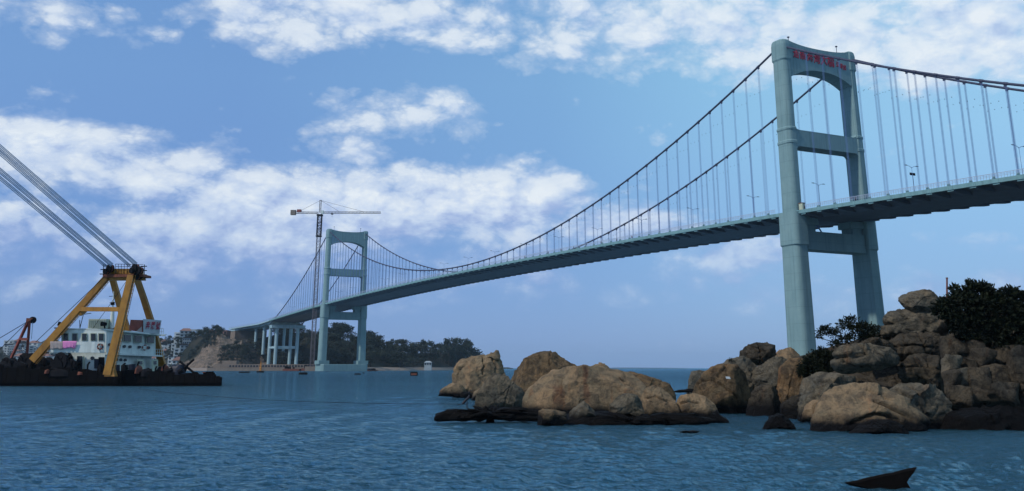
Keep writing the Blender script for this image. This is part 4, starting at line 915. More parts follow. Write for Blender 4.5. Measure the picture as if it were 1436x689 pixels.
boulder([(1088, 575), (1092, 535), (1096, 515), (1108, 504), (1124, 499), (1136, 508), (1142, 540), (1138, 580), (1110, 590)], 46, 'smooth brown boulder face under the near tower leg', 'rock_brown', .7, 27, planes=(((0, -.95, .3), .6),), grooves=(((1098, 512), (1094, 535), (1100, 560)),), group=HD)
boulder([(1045, 596), (1052, 560), (1064, 545), (1078, 540), (1092, 548), (1100, 570), (1098, 596)], 44.5, 'dark cracked rock at the foot of the left headland cluster', 'rock_dark', .7, 28, group=HD)
boulder([(1092, 600), (1098, 568), (1110, 556), (1124, 552), (1136, 562), (1140, 600)], 42, 'low dark rounded rock beside the cove at the headland foot', 'rock_dark', .8, 29, group=HD)
boulder([(1068, 604), (1074, 592), (1083, 584), (1094, 580), (1106, 586), (1114, 595), (1117, 604)], 34.5, 'small black round rock awash in front of the cove', 'reef', .9, 30)
# headland, right cluster
boulder([(1136, 610), (1140, 584), (1148, 568), (1160, 556), (1180, 543), (1205, 537), (1232, 538), (1256, 548), (1280, 564), (1305, 582), (1318, 594), (1312, 612)], 33.5, 'long smooth warm tan slab boulder at the water under the shrub', 'rock', .55, 31, 6, planes=(((-.45, -.75, .5), .42), ((.1, -.97, .1), .5)), grooves=(((1205, 538), (1228, 541), (1250, 551), (1262, 560)), ((1206, 596), (1220, 588), (1235, 583), (1254, 585), (1270, 592)), ((1156, 575), (1165, 566), (1174, 558)), ((1240, 562), (1262, 572), (1290, 590))), group=HD)
boulder([(1124, 590), (1130, 572), (1140, 562), (1152, 560), (1156, 575), (1146, 595)], 34.5, 'small tilted rock wedged left of the long tan slab', 'rock', .8, 32, sub=4, group=HD)
boulder([(1190, 612), (1210, 596), (1228, 589), (1250, 588), (1270, 598), (1278, 612)], 32.2, 'low overhung rock lip at the waterline under the tan slab', 'rock_dark', .6, 33, group=HD)
boulder([(1244, 575), (1248, 548), (1262, 537), (1285, 535), (1308, 538), (1326, 548), (1336, 566), (1340, 612), (1300, 612)], 34.8, 'fissured grey-tan boulder leaning right of the long slab', 'rock_grey', .65, 34, 6, grooves=(((1284, 543), (1296, 552), (1312, 570)), ((1262, 545), (1285, 560), (1310, 585))), group=HD)
boulder([(1128, 590), (1131, 545), (1136, 530), (1150, 523), (1172, 522), (1196, 528), (1204, 545), (1200, 590)], 38.5, 'stepped grey rock bench between the dark bush and the tan slab', 'rock_grey', .7, 35, grooves=(((1134, 540), (1165, 534), (1200, 540)), ((1150, 525), (1146, 560))), group=HD)
boulder([(1166, 512), (1168, 494), (1176, 486), (1200, 483), (1228, 483), (1252, 487), (1263, 499), (1264, 511), (1240, 518), (1200, 524), (1178, 523)], 41, 'wide overhanging ledge boulder below the leafy shrub', 'rock_grey', .6, 36, 6, sq=.6, grooves=(((1210, 484), (1216, 500), (1212, 516)), ((1170, 503), (1200, 498), (1240, 504))), group=HD)
boulder([(1200, 492), (1206, 480), (1218, 474), (1236, 474), (1252, 480), (1256, 492)], 42.5, 'flat rock lying on the overhanging ledge boulder', 'rock_dark', .8, 37, group=HD)
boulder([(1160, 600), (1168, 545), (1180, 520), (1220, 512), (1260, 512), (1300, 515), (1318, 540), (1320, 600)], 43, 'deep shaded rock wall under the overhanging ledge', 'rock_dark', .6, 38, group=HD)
boulder([(1237, 470), (1240, 447), (1250, 437), (1270, 433), (1295, 434), (1318, 440), (1328, 455), (1324, 474), (1280, 478)], 44, 'broad weathered block directly beneath the topmost boulder', 'rock_grey', .7, 39, 6, sq=.6, grooves=(((1240, 455), (1270, 450), (1300, 456), (1322, 450)), ((1276, 436), (1280, 456)), ((1300, 458), (1306, 474))), group=HD)
boulder([(1250, 500), (1252, 478), (1264, 468), (1290, 466), (1318, 468), (1332, 480), (1330, 505), (1290, 512)], 43, 'second weathered block down below the topmost boulder', 'rock_dark', .7, 40, sq=.6, grooves=(((1252, 487), (1285, 482), (1325, 488)), ((1275, 470), (1270, 500)), ((1302, 468), (1306, 505))), group=HD)
boulder([(1262, 530), (1266, 508), (1278, 498), (1300, 497), (1322, 500), (1330, 520), (1320, 545), (1280, 545)], 41.5, 'cracked block above the fissured leaning boulder', 'rock_dark', .7, 41, sq=.6, grooves=(((1266, 515), (1300, 512), (1325, 518)), ((1290, 500), (1295, 540)), ((1312, 503), (1308, 530))), group=HD)
boulder([(1268, 421), (1271, 413), (1280, 409), (1296, 406), (1308, 408), (1317, 416), (1318, 430), (1308, 438), (1284, 439), (1276, 431)], 44, 'topmost rounded boulder perched on the headland summit', 'rock_grey', .85, 42, planes=(((.2, -.9, .1), .6),), group=HD)
boulder([(1312, 430), (1316, 419), (1328, 415), (1342, 417), (1350, 430)], 45, 'small flat stone beside the topmost boulder at the pole foot', 'rock_grey', .8, 43, sub=4, group=HD)
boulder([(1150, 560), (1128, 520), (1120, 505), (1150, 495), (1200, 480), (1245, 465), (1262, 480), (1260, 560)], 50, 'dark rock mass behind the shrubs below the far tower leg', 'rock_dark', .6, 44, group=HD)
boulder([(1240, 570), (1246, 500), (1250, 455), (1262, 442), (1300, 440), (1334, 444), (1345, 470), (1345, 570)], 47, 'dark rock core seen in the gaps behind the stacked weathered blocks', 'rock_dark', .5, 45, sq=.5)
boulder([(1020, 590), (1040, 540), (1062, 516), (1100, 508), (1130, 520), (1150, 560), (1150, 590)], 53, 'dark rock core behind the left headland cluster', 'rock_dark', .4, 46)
# jointed wall of blocks at the right edge
WALL = [((1326, 1362, 474, 502), 'upper left square block of the jointed wall under the big tree'), ((1325, 1348, 500, 524), 'bright squarish block second down at the left edge of the jointed wall'), ((1346, 1368, 501, 526), 'brown block right of the bright squarish block'),
        ((1360, 1382, 478, 502), 'dark block tucked under the big tree foliage'), ((1366, 1394, 492, 518), 'rounded block in the middle of the jointed wall'), ((1386, 1424, 486, 516), 'large dim block below the right half of the tree'),
        ((1342, 1366, 520, 546), 'pale block with square corner in the third course'), ((1362, 1388, 518, 548), 'brown joint block right of the pale square block'), ((1384, 1418, 514, 545), 'long dim block in the third course at right'),
        ((1328, 1346, 522, 552), 'narrow dark block at the left of the third course'), ((1332, 1362, 542, 572), 'rough block at the foot of the wall, left'), ((1356, 1392, 544, 562), 'slanting block at the foot of the wall, middle'), ((1386, 1432, 540, 570), 'overhanging lip block at the foot of the wall, right')]
for i, ((x0, x1, y0, y1), lb) in enumerate(WALL):
    rn_ = random.Random(i); j = lambda: rn_.uniform(-2.6, 2.6); x0 -= 1.5; x1 += 1.5; y0 -= 1.5; y1 += 1.5
    boulder([(x0 - 1 + j(), y1 + j()), (x0 - 1, (y0 + y1) / 2), (x0 + j(), y0 + j()), ((x0 + x1) / 2, y0 - 1 + j()), (x1 + j(), y0 + j()), (x1 + 1, (y0 + y1) / 2), (x1 + j(), y1 + j()), ((x0 + x1) / 2, y1 + 1)], 38.6 + rn_.uniform(-.25, .35) - (y1 - 480) * .028, lb,
            'rock_grey' if i in (1, 6) else 'rock_dark', .8, 50 + i, 4, cuts=5, sq=.36, name='wall_block', group='blocks of the jointed rock wall')
boulder([(1416, 575), (1418, 520), (1416, 492), (1424, 486), (1445, 484), (1475, 490), (1480, 600), (1440, 610)], 36.5, 'big leaning slab at the right edge of the picture', 'rock_dark', .6, 70, group=HD)
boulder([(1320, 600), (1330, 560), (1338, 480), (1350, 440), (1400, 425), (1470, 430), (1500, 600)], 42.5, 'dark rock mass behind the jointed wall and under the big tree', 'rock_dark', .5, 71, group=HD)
boulder([(1325, 612), (1335, 582), (1360, 572), (1400, 568), (1440, 572), (1480, 590), (1480, 620)], 34.2, 'low black algae apron at the foot of the jointed wall', 'reef', .4, 72, group=HD)
# crack in the biggest boulder and its red streak are modelled as a thin wedge of shadow gap and a mineral stain
def ground_z(x, y):
    return -2.2 + 3.9 * sst((x - 10 - (y - 40) * .24) / 6) * sst((y - 44) / 8)
vs = []; nx, ny = 70, 60
for i in range(nx):
    for j in range(ny):
        y = 42 + (j / ny) ** 1.5 * 340; x = 8 + (y - 42) * .22 + i * 1.6; vs.append((x, y, ground_z(x, y) * (1 if y < 120 else 1) + .35 * mnoise.fractal(Vector((x * .3, y * .3, 0)), .9, 2, 4) - (3.8 * sst((y - 290) / 30))))
fs = [(i * ny + j, (i + 1) * ny + j, (i + 1) * ny + j + 1, i * ny + j + 1) for i in range(nx - 1) for j in range(ny - 1)]
o = MB().add(vs, fs).build('headland_ground', M['rock_dark'], smooth=True); o['kind'] = 'structure'

# ------------------------------------------------------------------ shrubs and the big tree on the headland
def leafy(name, label, cat, base, limbs, clumps, m, leaf, n_leaf, seed, group=None):
    """limbs = list of polylines, clumps = (centre, radius vector); leaves are small quads along twigs inside each clump"""
    rn = random.Random(seed); root = empty(name, base, label, cat, group)
    tk = MB()
    for pts, r in limbs: tk.tube(pts, r, 6, r2=r * .35)
    part_w(tk, 'trunk', M['bark'], root)
    lf = MB(); tw = MB()
    for c, rv in clumps:
        c = Vector(c)
        ntw = max(4, int(n_leaf * rv.x * rv.z * 2.2))
        for t in range(ntw):
            d = Vector((rn.gauss(0, 1), rn.gauss(0, 1), rn.gauss(.25, .9))).normalized(); e = c + Vector((d.x * rv.x, d.y * rv.y, d.z * rv.z)) * rn.uniform(.55, 1.18)
            s0 = c + Vector((d.x * rv.x, d.y * rv.y, d.z * rv.z)) * rn.uniform(.1, .5)
            if t % 3 == 0: tw.tube([c, s0, e], .006, 3, cap=False, r2=.003)
            for k in range(11):
                q = k / 10.0; p = s0.lerp(e, q) + Vector((rn.gauss(0, .03), rn.gauss(0, .03), rn.gauss(0, .03)))
                u = (d + Vector((rn.gauss(0, .7), rn.gauss(0, .7), rn.gauss(.2, .7)))).normalized(); w = u.cross(Vector((rn.gauss(0, 1), rn.gauss(0, 1), rn.gauss(0, 1)))).normalized()
                l = leaf * rn.uniform(.6, 1.3); lf.add([p, p + u * l * .5 + w * l * .22, p + u * l, p + u * l * .5 - w * l * .22], [(0, 1, 2, 3)])
    me = bpy.data.meshes.new('crown'); L_ = Vector(base); me.from_pydata([(p[0] - L_.x, p[1] - L_.y, p[2] - L_.z) for p in lf.v], [], lf.f); me.materials.append(m); link('crown', me, root)
    part_w(tw, 'twigs', M['bark'], root, kind='stuff')
    return root
def cl(px, py, Y, rx, rz, ry=None):
    k = Y / 1361 * 1.03; return (at(px, py, Y), Vector((rx * k, ry * k if ry else rx * k * 1.1, rz * k)))
Ys = 44.5; base = at(1195, 488, Ys)
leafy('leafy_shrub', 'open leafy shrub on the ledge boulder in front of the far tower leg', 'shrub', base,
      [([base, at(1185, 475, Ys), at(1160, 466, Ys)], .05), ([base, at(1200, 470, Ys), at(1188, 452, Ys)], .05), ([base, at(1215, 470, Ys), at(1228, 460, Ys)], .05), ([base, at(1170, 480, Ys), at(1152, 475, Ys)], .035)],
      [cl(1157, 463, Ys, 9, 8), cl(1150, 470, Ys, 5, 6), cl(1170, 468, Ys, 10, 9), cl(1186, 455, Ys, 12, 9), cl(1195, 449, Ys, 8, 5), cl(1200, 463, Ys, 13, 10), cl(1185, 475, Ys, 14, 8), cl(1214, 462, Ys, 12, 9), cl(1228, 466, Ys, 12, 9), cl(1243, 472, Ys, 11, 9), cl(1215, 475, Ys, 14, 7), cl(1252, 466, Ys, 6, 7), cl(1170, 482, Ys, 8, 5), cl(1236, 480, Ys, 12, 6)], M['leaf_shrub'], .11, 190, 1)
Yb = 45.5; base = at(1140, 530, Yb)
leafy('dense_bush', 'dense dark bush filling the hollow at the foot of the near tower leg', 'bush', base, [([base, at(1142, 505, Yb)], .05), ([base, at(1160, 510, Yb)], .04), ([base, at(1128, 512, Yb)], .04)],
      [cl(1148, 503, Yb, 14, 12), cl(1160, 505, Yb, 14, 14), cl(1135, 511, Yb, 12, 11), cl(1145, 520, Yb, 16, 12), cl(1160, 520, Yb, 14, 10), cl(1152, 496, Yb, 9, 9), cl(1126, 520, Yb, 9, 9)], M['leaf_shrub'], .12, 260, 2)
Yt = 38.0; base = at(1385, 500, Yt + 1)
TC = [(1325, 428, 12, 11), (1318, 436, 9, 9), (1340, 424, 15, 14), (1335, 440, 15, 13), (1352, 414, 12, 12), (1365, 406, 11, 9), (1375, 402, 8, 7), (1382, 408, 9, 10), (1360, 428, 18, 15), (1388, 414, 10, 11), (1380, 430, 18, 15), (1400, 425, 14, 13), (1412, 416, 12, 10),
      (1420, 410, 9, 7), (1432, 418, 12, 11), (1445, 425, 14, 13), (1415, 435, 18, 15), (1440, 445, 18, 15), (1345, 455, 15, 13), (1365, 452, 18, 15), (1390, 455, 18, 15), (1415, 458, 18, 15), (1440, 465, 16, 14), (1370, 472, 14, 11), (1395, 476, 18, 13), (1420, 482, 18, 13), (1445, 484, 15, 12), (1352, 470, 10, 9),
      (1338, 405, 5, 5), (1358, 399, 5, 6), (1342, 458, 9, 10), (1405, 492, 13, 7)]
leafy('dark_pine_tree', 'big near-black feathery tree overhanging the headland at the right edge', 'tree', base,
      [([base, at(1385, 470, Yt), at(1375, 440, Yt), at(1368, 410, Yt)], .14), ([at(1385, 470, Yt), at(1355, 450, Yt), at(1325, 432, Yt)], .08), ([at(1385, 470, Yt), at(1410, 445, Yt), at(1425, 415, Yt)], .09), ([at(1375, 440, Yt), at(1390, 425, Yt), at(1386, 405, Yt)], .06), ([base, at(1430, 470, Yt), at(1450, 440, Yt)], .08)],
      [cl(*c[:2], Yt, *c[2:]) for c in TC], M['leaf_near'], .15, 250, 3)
def spot(name, x0, x1, y0, y1, Y, lab, n, seed):
    base = at((x0 + x1) / 2, y1, Y); rn = random.Random(seed)
    leafy(name, lab, 'shrub', base, [([base, at((x0 + x1) / 2, (y0 + y1) / 2, Y)], .02)], [cl(rn.uniform(x0, x1), rn.uniform(y0, y1), Y, 5, 4) for _ in range(n)], M['leaf_shrub'], .06, 90, seed)
spot('small_shrub', 1318, 1330, 437, 447, 43.0, 'small shrub tuft right of the topmost boulder', 5, 9)
spot('small_shrub', 1022, 1030, 504, 508, 49, 'tiny dry tuft on the left headland boulders', 3, 10)

# floating mooring line from the barge to the islet
pts = [wl(x, y, .03) for x, y in ((195, 545.5), (240, 551), (300, 556), (360, 560.5), (420, 563), (500, 565.5), (580, 566.5), (655, 567))]
mo = MB().tube(pts, .011, 5).build('mooring_line', M['dark']); tag(mo, 'long thin dark mooring line lying on the water between the barge and the islet', 'rope')
# pole, litter, cormorant, driftwood, mooring line
p0, p1 = at(1328, 420, 45), at(1328, 391, 45)
o = MB().tube([p0, p1], .045, 8, r2=.04).tube([p1, p1 + Vector((0, 0, .05))], .055, 8).build('survey_pole', M['rust']); tag(o, 'thin upright pole standing beside the topmost boulder', 'pole')
p = at(1021.5, 530, 45.4); o = MB().hexa([p + Vector(q) for q in ((-.1, 0, -.04), (.1, 0, -.06), (.12, .1, -.03), (-.08, .12, -.02), (-.12, 0, .03), (.06, 0, .02), (.08, .1, .04), (-.1, .12, .05))]).build('plastic_scrap', M['plaster']); tag(o, 'small white scrap of litter on the left headland boulder', 'litter')
def cormorant(px, py, Y, lab):
    p = at(px, py, Y); mb = MB()
    mb.tube([p + Vector(v) for v in ((-.22, 0, .05), (-.12, 0, .16), (0, 0, .28), (.03, 0, .36))], .05, 8, r2=.035)
    o = mb.build('bird', M['feather']); tag(o, lab, 'bird')
    MB().tube([p + Vector(v) for v in ((.02, 0, .34), (.0, 0, .46), (.06, 0, .54), (.15, 0, .53))], .022, 6, r2=.008).build('neck', M['feather'], o)
    MB().hexa([p + Vector(v) for v in ((-.2, -.03, .04), (-.2, .03, .04), (-.42, .05, -.02), (-.42, -.05, -.02), (-.2, -.03, .07), (-.2, .03, .07), (-.42, .05, 0), (-.42, -.05, 0))]).build('tail', M['feather'], o)
    MB().tube([p + Vector((-.03, .03, -.12)), p + Vector((-.03, .03, .14))], .012, 5).tube([p + Vector((-.07, -.03, -.12)), p + Vector((-.07, -.03, .14))], .012, 5).build('legs', M['feather'], o)
cormorant(657, 568, 39.2, 'small dark bird standing on the left end of the black ledge')
# charred plank of driftwood with its pointed end up
Yd = wl(1245, 690).y
prof = [(1186, 676), (1203, 673), (1213, 670), (1225, 667.5), (1240, 664), (1252, 662.5), (1262, 659.5), (1272, 657), (1285, 654.5), (1281, 661), (1275, 668), (1271, 675), (1276, 684), (1250, 688), (1215, 684), (1195, 680)]
pc = [at(x, y, Yd) for x, y in prof]
rings = [[(q.x, Yd + d, q.z - abs(d) * .25) for q in pc] for d in (-.07, -.03, .05, .10)]
rings[0] = [(Vector((x, y, z)).lerp(Vector((pc[5].x, y, pc[11].z)), .10)) for x, y, z in rings[0]]
o = MB().loft(rings).build('driftwood', M['wood']); tag(o, 'black pointed piece of driftwood sticking out of the water at lower right', 'driftwood')

# ------------------------------------------------------------------ floating crane at the left
fc = empty('floating_crane', (at(150, 540, 120).x, 120, 0), 'black floating crane barge with white two-storey deckhouse and yellow A-frame', 'floating crane')
YB = 119.0
xl, xr = at(-150, 540, YB).x, at(311, 540, YB).x
hull = MB().loft([[(xl, YB, z), (xr, YB, z), (at(311, 540, YB + 6).x - .3, YB + 6, z), (at(308, 540, YB + 17).x, YB + 17, z), (xl, YB + 17, z)] for z, k_ in ((-.6, 0), (.5, .5), (.95, 1))])
part_w(hull, 'hull', M['hull'], fc)
rn = random.Random(4)
# bulwark plates of uneven height: tall at the left, stepping down to the bow at the right
px = -60
while px < 308:
    w = rn.uniform(4, 15); top = interp([(-60, 512), (0, 514), (60, 517), (150, 521), (215, 523), (262, 526), (285, 524), (300, 527), (311, 530)], px) + rn.uniform(-3.2, 2.2)
    a, c = at(px, 540, YB - .05).x, at(min(px + w, 310), 540, YB - .05).x
    part_w(MB().box(a, c - .02, YB - .12, YB + .1, .3, at(px, top, YB).z), 'bulwark_plate', M['hull'], fc); px += w
for i in range(26):
    px = rn.uniform(-5, 262); a = at(px, 528, 119.7); h_ = rn.uniform(.5, 1.7); w = rn.uniform(.2, .8)
    o = empty('deck_gear', (a.x, 119.7, 1.15), 'dark piece of gear lying along the barge bulwark', 'deck gear', 'dark gear along the barge bulwark')
    k = rn.randrange(3)
    if k == 0: part_w(MB().hexa([(a.x - w, 119.5, 1.1), (a.x + w, 119.5, 1.1), (a.x + w, 120.2, 1.1), (a.x - w, 120.2, 1.1), (a.x - w * .6, 119.6, 1.1 + h_), (a.x + w * .8, 119.6, 1.1 + h_ * .8), (a.x + w * .8, 120.1, 1.1 + h_ * .8), (a.x - w * .6, 120.1, 1.1 + h_)]), 'crate', M['dark'], o)
    elif k == 1: part_w(MB().tube([(a.x, 119.8, 1.1), (a.x, 119.8, 1.1 + h_ * .8), (a.x + w * .5, 119.8, 1.1 + h_)], .12, 8), 'vent_pipe', M['dark'], o)
    else: part_w(MB().tube([(a.x - w, 119.9, 1.5), (a.x + w, 119.9, 1.5 + h_ * .2)], .3, 10), 'rolled_hose', M['dark'], o)
# --- deckhouse: left face square to the shore, right face running away from it
YF, YR = 121.0, 131.0
def quad(pxs, ys, Ys, thick, name, m, root=fc):
    """panel through four picture corners at the given depths, with real thickness going away from the shore"""
    c = [at(x, y, Y) for x, y, Y in zip(pxs, ys, Ys)]; nrm = (c[1] - c[0]).cross(c[3] - c[0]).normalized()
    if nrm.y < 0: nrm = -nrm
    return part_w(MB().hexa([c[0], c[1], c[2], c[3]] + [q + nrm * thick for q in c]), name, m, root)
def house_pt(s, y):      # s: picture column on the right face; depth by interpolation
    return YF + (s - 150) / (222 - 150) * (YR - YF)
# lower storey body, upper storey body, roof, deck edges as closed lofts
def ring(pxa, pxb, pxc, ya, yb_, yc):
    A, Bp, Cp = at(pxa, ya, YF), at(pxb, yb_, YF), at(pxc, yc, YR); Dp = A + (Cp - Bp); return [A, Bp, Cp, Dp]
part_w(MB().loft([ring(92, 147, 213, 530, 530, 527), ring(92, 147, 213, 497, 497.5, 500)]), 'lower_house', M['white'], fc)
part_w(MB().loft([ring(86, 149, 218, 495, 495.5, 498.5), ring(86, 149, 218, 462, 463, 470.5)]), 'upper_house', M['white'], fc)
part_w(MB().loft([ring(69, 150, 228, 496.5, 497.5, 500.5), ring(69, 150, 228, 494.3, 494.8, 498.3)]), 'upper_deck', M['white'], fc)
part_w(MB().loft([ring(80, 151, 232, 462.3, 463.6, 471.5), ring(80, 151, 232, 460.3, 461.2, 469.6)]), 'roof_slab', M['white'], fc)
quad((71, 146, 146, 71), (494.5, 495, 479.5, 479), (YF - 1.2,) * 4, .08, 'bridge_wing_panel', M['white'])
for px, dk in ((92, 1), (104.5, 1), (118, 0), (130.5, 1), (141.5, 1)):
    y0, y1 = 468, 477.2
    f_ = quad((px - 4.0, px + 4.0, px + 4.0, px - 4.0), (y1 + .6, y1 + .6, y0 - .6, y0 - .6), (YF - .10,) * 4, .1, 'window_frame', M['cream'])
    quad((px - 3.0, px + 3.0, px + 3.0, px - 3.0), (y1, y1, y0, y0), (YF - .16,) * 4, .1, 'window_pane', M['glass'])
def on_right(px, y, off=-.12): return at(px, y, house_pt(px, y) + off)
def rquad(px0, px1, y0, y1, name, m, off=-.12, sk=.06):
    c = [on_right(px0, y1, off), on_right(px1, y1 + sk * (px1 - px0), off), on_right(px1, y0 + sk * (px1 - px0), off), on_right(px0, y0, off)]
    return part_w(MB().hexa([q for q in c] + [q + Vector((.12, .06, 0)) for q in c]), name, m, fc)
for px in (178, 193, 210):
    rquad(px - 5.2, px + 5.2, 468.6 + (px - 178) * .07, 479.4 + (px - 178) * .07, 'window_frame', M['cream'], -.10); rquad(px - 4.4, px + 4.4, 469.4 + (px - 178) * .07, 478.6 + (px - 178) * .07, 'window_pane', M['glass'], -.2)
def disc(px, y, r, name, m, off=-.15, hole=False, root=fc):
    p = on_right(px, y, off) if px > 150 else at(px, y, YF - .15 if not hole else YF - 1.35); k = p.y / 1361
    if hole:
        pts = [p + Vector((math.cos(t) * r * k, -.05, math.sin(t) * r * k)) for t in np.linspace(0, 2 * math.pi, 17)]; return MB().tube(pts, r * k * .26, 6, cap=False)
    u = Vector((math.cos(R(75)), math.sin(R(75)), 0)) if px > 150 else Vector((1, 0, 0))
    u = Vector((.9, .35, 0)) if px > 150 else u
    vs = [p + u * math.cos(t) * r * k + Vector((0, 0, math.sin(t) * r * k)) for t in np.linspace(0, 2 * math.pi, 13)[:-1]]
    return part_w(MB().loft([vs, [v + Vector((.02, .16, 0)) for v in vs]]), name, m, root)
for px, y in ((153.5, 483.5), (174, 486), (182, 486.5), (195, 487), (208, 488), (163, 504.5), (169, 504.8), (175, 505.2)): disc(px, y, 2.0, 'porthole', M['glass'])
for px, y, lab in ((140.5, 486.3, 'ring lifebuoy hung on the left face panel of the barge deckhouse'), (203.5, 487.6, 'ring lifebuoy hung on the right face of the barge deckhouse')):
    mb = disc(px, y, 3.3, '', None, -.35, True); p = Vector(mb.v[0]); o = empty('lifebuoy', (p.x, p.y, p.z), lab, 'lifebuoy'); part_w(mb, 'ring', M['redpaint'] if px > 200 else M['dark'], o)
    k = p.y / 1361; c0 = p - Vector((3.3 * k, 0, 0))
    mb = MB()
    for t in (0.7, 2.3, 3.9, 5.4): q = c0 + Vector((math.cos(t) * 3.3 * k, -.06, math.sin(t) * 3.3 * k)); mb.box(q.x - .07, q.x + .07, q.y - .1, q.y + .1, q.z - .1, q.z + .1)
    part_w(mb, 'band', M['redpaint'] if px < 200 else M['white'], o)
# lower storey doors and openings
quad((108, 115, 115, 108), (522, 522, 499.5, 499.5), (YF - .15,) * 4, .1, 'doorway', M['glass']); quad((116.5, 118, 118, 116.5), (522, 522, 499, 499), (YF - .2,) * 4, .1, 'door_post', M['cream'])  # doorway is a solid dark pane; its colour stands in for the shade inside
quad((132, 138, 138, 132), (517, 517, 503.5, 503.5), (YF - .25,) * 4, .1, 'blue_door', M['tarp']); quad((138, 146, 146, 138), (519, 519, 501, 501), (YF - .15,) * 4, .1, 'shade_painted_door', M['dark'])  # shade under the upper deck is put into the second door's near-black colour
disc(129, 502.5, 2.4, 'porthole', M['glass'])
for px in (197, 218 - 1): rquad(px - 4.5, px + 3.2, 504, 521, 'door', M['cream'], -.14); rquad(px - 2.4, px + 1.2, 506.5, 511, 'door_window', M['glass'], -.24)
# laundry on the wing rail
for (x0, x1, y0, y1, m, lab) in ((70.5, 88, 479, 490, 'tan', 'tan cloth hung over the wing rail of the barge bridge, left of the pink one'), (88, 108, 478.6, 488.5, 'pink', 'pink cloth drying over the wing rail of the barge bridge')):
    vs = []; n = 14
    for j in range(6):
        for i in range(n):
            u = i / (n - 1); v = j / 5; x = x0 + (x1 - x0) * u - (2.5 * v if m == 'pink' and u > .8 else 0); y = y0 + (y1 - y0) * v + (math.sin(u * 9) * .7 * v)
            q = at(x, y, YF - 1.42 + .05 * math.sin(u * 22) * v); vs.append(q)
    fs = [(j * n + i, j * n + i + 1, j * n + n + i + 1, j * n + n + i) for j in range(5) for i in range(n - 1)]
    mb = MB().add(vs, fs); o = mb.build('hanging_cloth', M[m], smooth=True); tag(o, lab, 'cloth'); md = o.modifiers.new('t', 'SOLIDIFY'); md.thickness = .03
# things on the roof
def rbox(x0, x1, y0, y1, Y, d, name, m, root=fc, sk=0.0):
    a, c = at(x0, y1, Y), at(x1, y0, Y); return part_w(MB().hexa([(a.x, Y, a.z), (c.x, Y + sk, a.z), (c.x, Y + d + sk, a.z), (a.x, Y + d, a.z), (a.x, Y, c.z), (c.x, Y + sk, c.z), (c.x, Y + d + sk, c.z), (a.x, Y + d, c.z)]), name, m, root)
o = empty('slatted_locker', at(123, 461, 123), 'pale greenish locker with vertical slats on the deckhouse roof', 'locker')
rbox(123, 149.5, 447.5, 460.5, 123, 1.6, 'body', M['cream'], o)
for i in range(10): rbox(123.8 + i * 2.55, 125.4 + i * 2.55, 448.3, 460, 122.88, .1, 'slat', M['plaster'], o)
o = empty('searchlight', at(146, 461, 122), 'black searchlight on the roof against the pale locker', 'searchlight')
p = at(146, 454.5, 122); part_w(MB().tube([p + Vector((-.25, -.2, 0)), p + Vector((.15, .3, 0))], .28, 12, r2=.2), 'lamp_body', M['dark'], o); part_w(MB().tube([p, at(147, 461, 122)], .09, 6), 'bracket', M['dark'], o)
o = empty('searchlight', at(85, 461, 121), 'black searchlight on the left end of the deckhouse roof', 'searchlight')
p = at(85, 455, 121.3); part_w(MB().tube([p + Vector((-.3, -.1, .1)), p + Vector((.25, .2, -.05))], .26, 12, r2=.2), 'lamp_body', M['dark'], o); part_w(MB().tube([p, at(86, 461, 121.3)], .1, 6).box(p.x - .6, p.x + .8, 121, 121.6, at(86, 461, 121.3).z, at(86, 460, 121.3).z + .04), 'bracket', M['dark'], o)
# mast
m0, m1 = at(157, 461, 124), at(158.5, 418, 124)
part_w(MB().tube([m0, m0.lerp(m1, .55)], .28, 10, r2=.22), 'mast', M['white'], fc); part_w(MB().tube([m0.lerp(m1, .55), m1 + Vector((0, 0, .8))], .11, 8, r2=.05), 'topmast', M['white'], fc)
part_w(MB().tube([m0 - Vector((.5, 0, 0)), m0 + Vector((.7, 0, 0))], .14, 6), 'mast_step', M['rust'], fc)
part_w(MB().bar(at(153, 416, 124), at(163, 415, 124), .06).bar(at(154, 425, 124), at(161, 424, 124), .08).tube([at(158, 428, 124), at(158, 424, 124)], .25, 8), 'radar_yard', M['dark'], fc)
for x0, y0, x1, y1 in ((112, 461, 117, 441), (112, 461, 111.8, 449)): part_w(MB().tube([at(x0, y0, 121.5), at(x1, y1, 121.5)], .045, 5), 'whip_aerial', M['dark'], fc)
part_w(MB().tube([at(117, 441, 121.5), at(128, 439.5, 121.5)], .04, 4), 'whip_aerial', M['dark'], fc)
# red container and name board
o = empty('red_tank_box', at(185, 463, 126), 'red-brown box with pale stain on the roof beside the name board', 'box')
a_ = [at(181, 463.5, 125.5), at(200, 466, 127.5), at(200, 449, 127.5), at(183, 448.5, 125.5)]
part_w(MB().hexa(a_ + [q + Vector((-.1, 2.2, 0)) for q in a_]), 'body', M['redpaint'], o)
a_ = [at(191, 465, 126.4), at(199, 466.2, 127.3), at(199, 458, 127.3)]
part_w(MB().add(a_ + [q + Vector((0, -.06, 0)) for q in a_], [(0, 1, 2), (5, 4, 3), (0, 3, 4, 1), (1, 4, 5, 2), (2, 5, 3, 0)]), 'pale_patch', M['tan'], o)
nb = empty('name_board', at(201, 468, 127.5), 'pale board with three red characters standing on the deckhouse roof', 'sign')
c = [at(201, 467, 127.5), at(223.5, 468.5, 129), at(226.5, 449.5, 129), at(201, 447.5, 127.5)]
part_w(MB().hexa(c + [q + Vector((-.1, .18, 0)) for q in c]), 'board', M['plaster'], nb)
ux = (c[1] - c[0]).normalized(); nz = Vector((0, 0, 1)); uy = (nz - ux * nz.dot(ux)).normalized(); nn = ux.cross(uy)
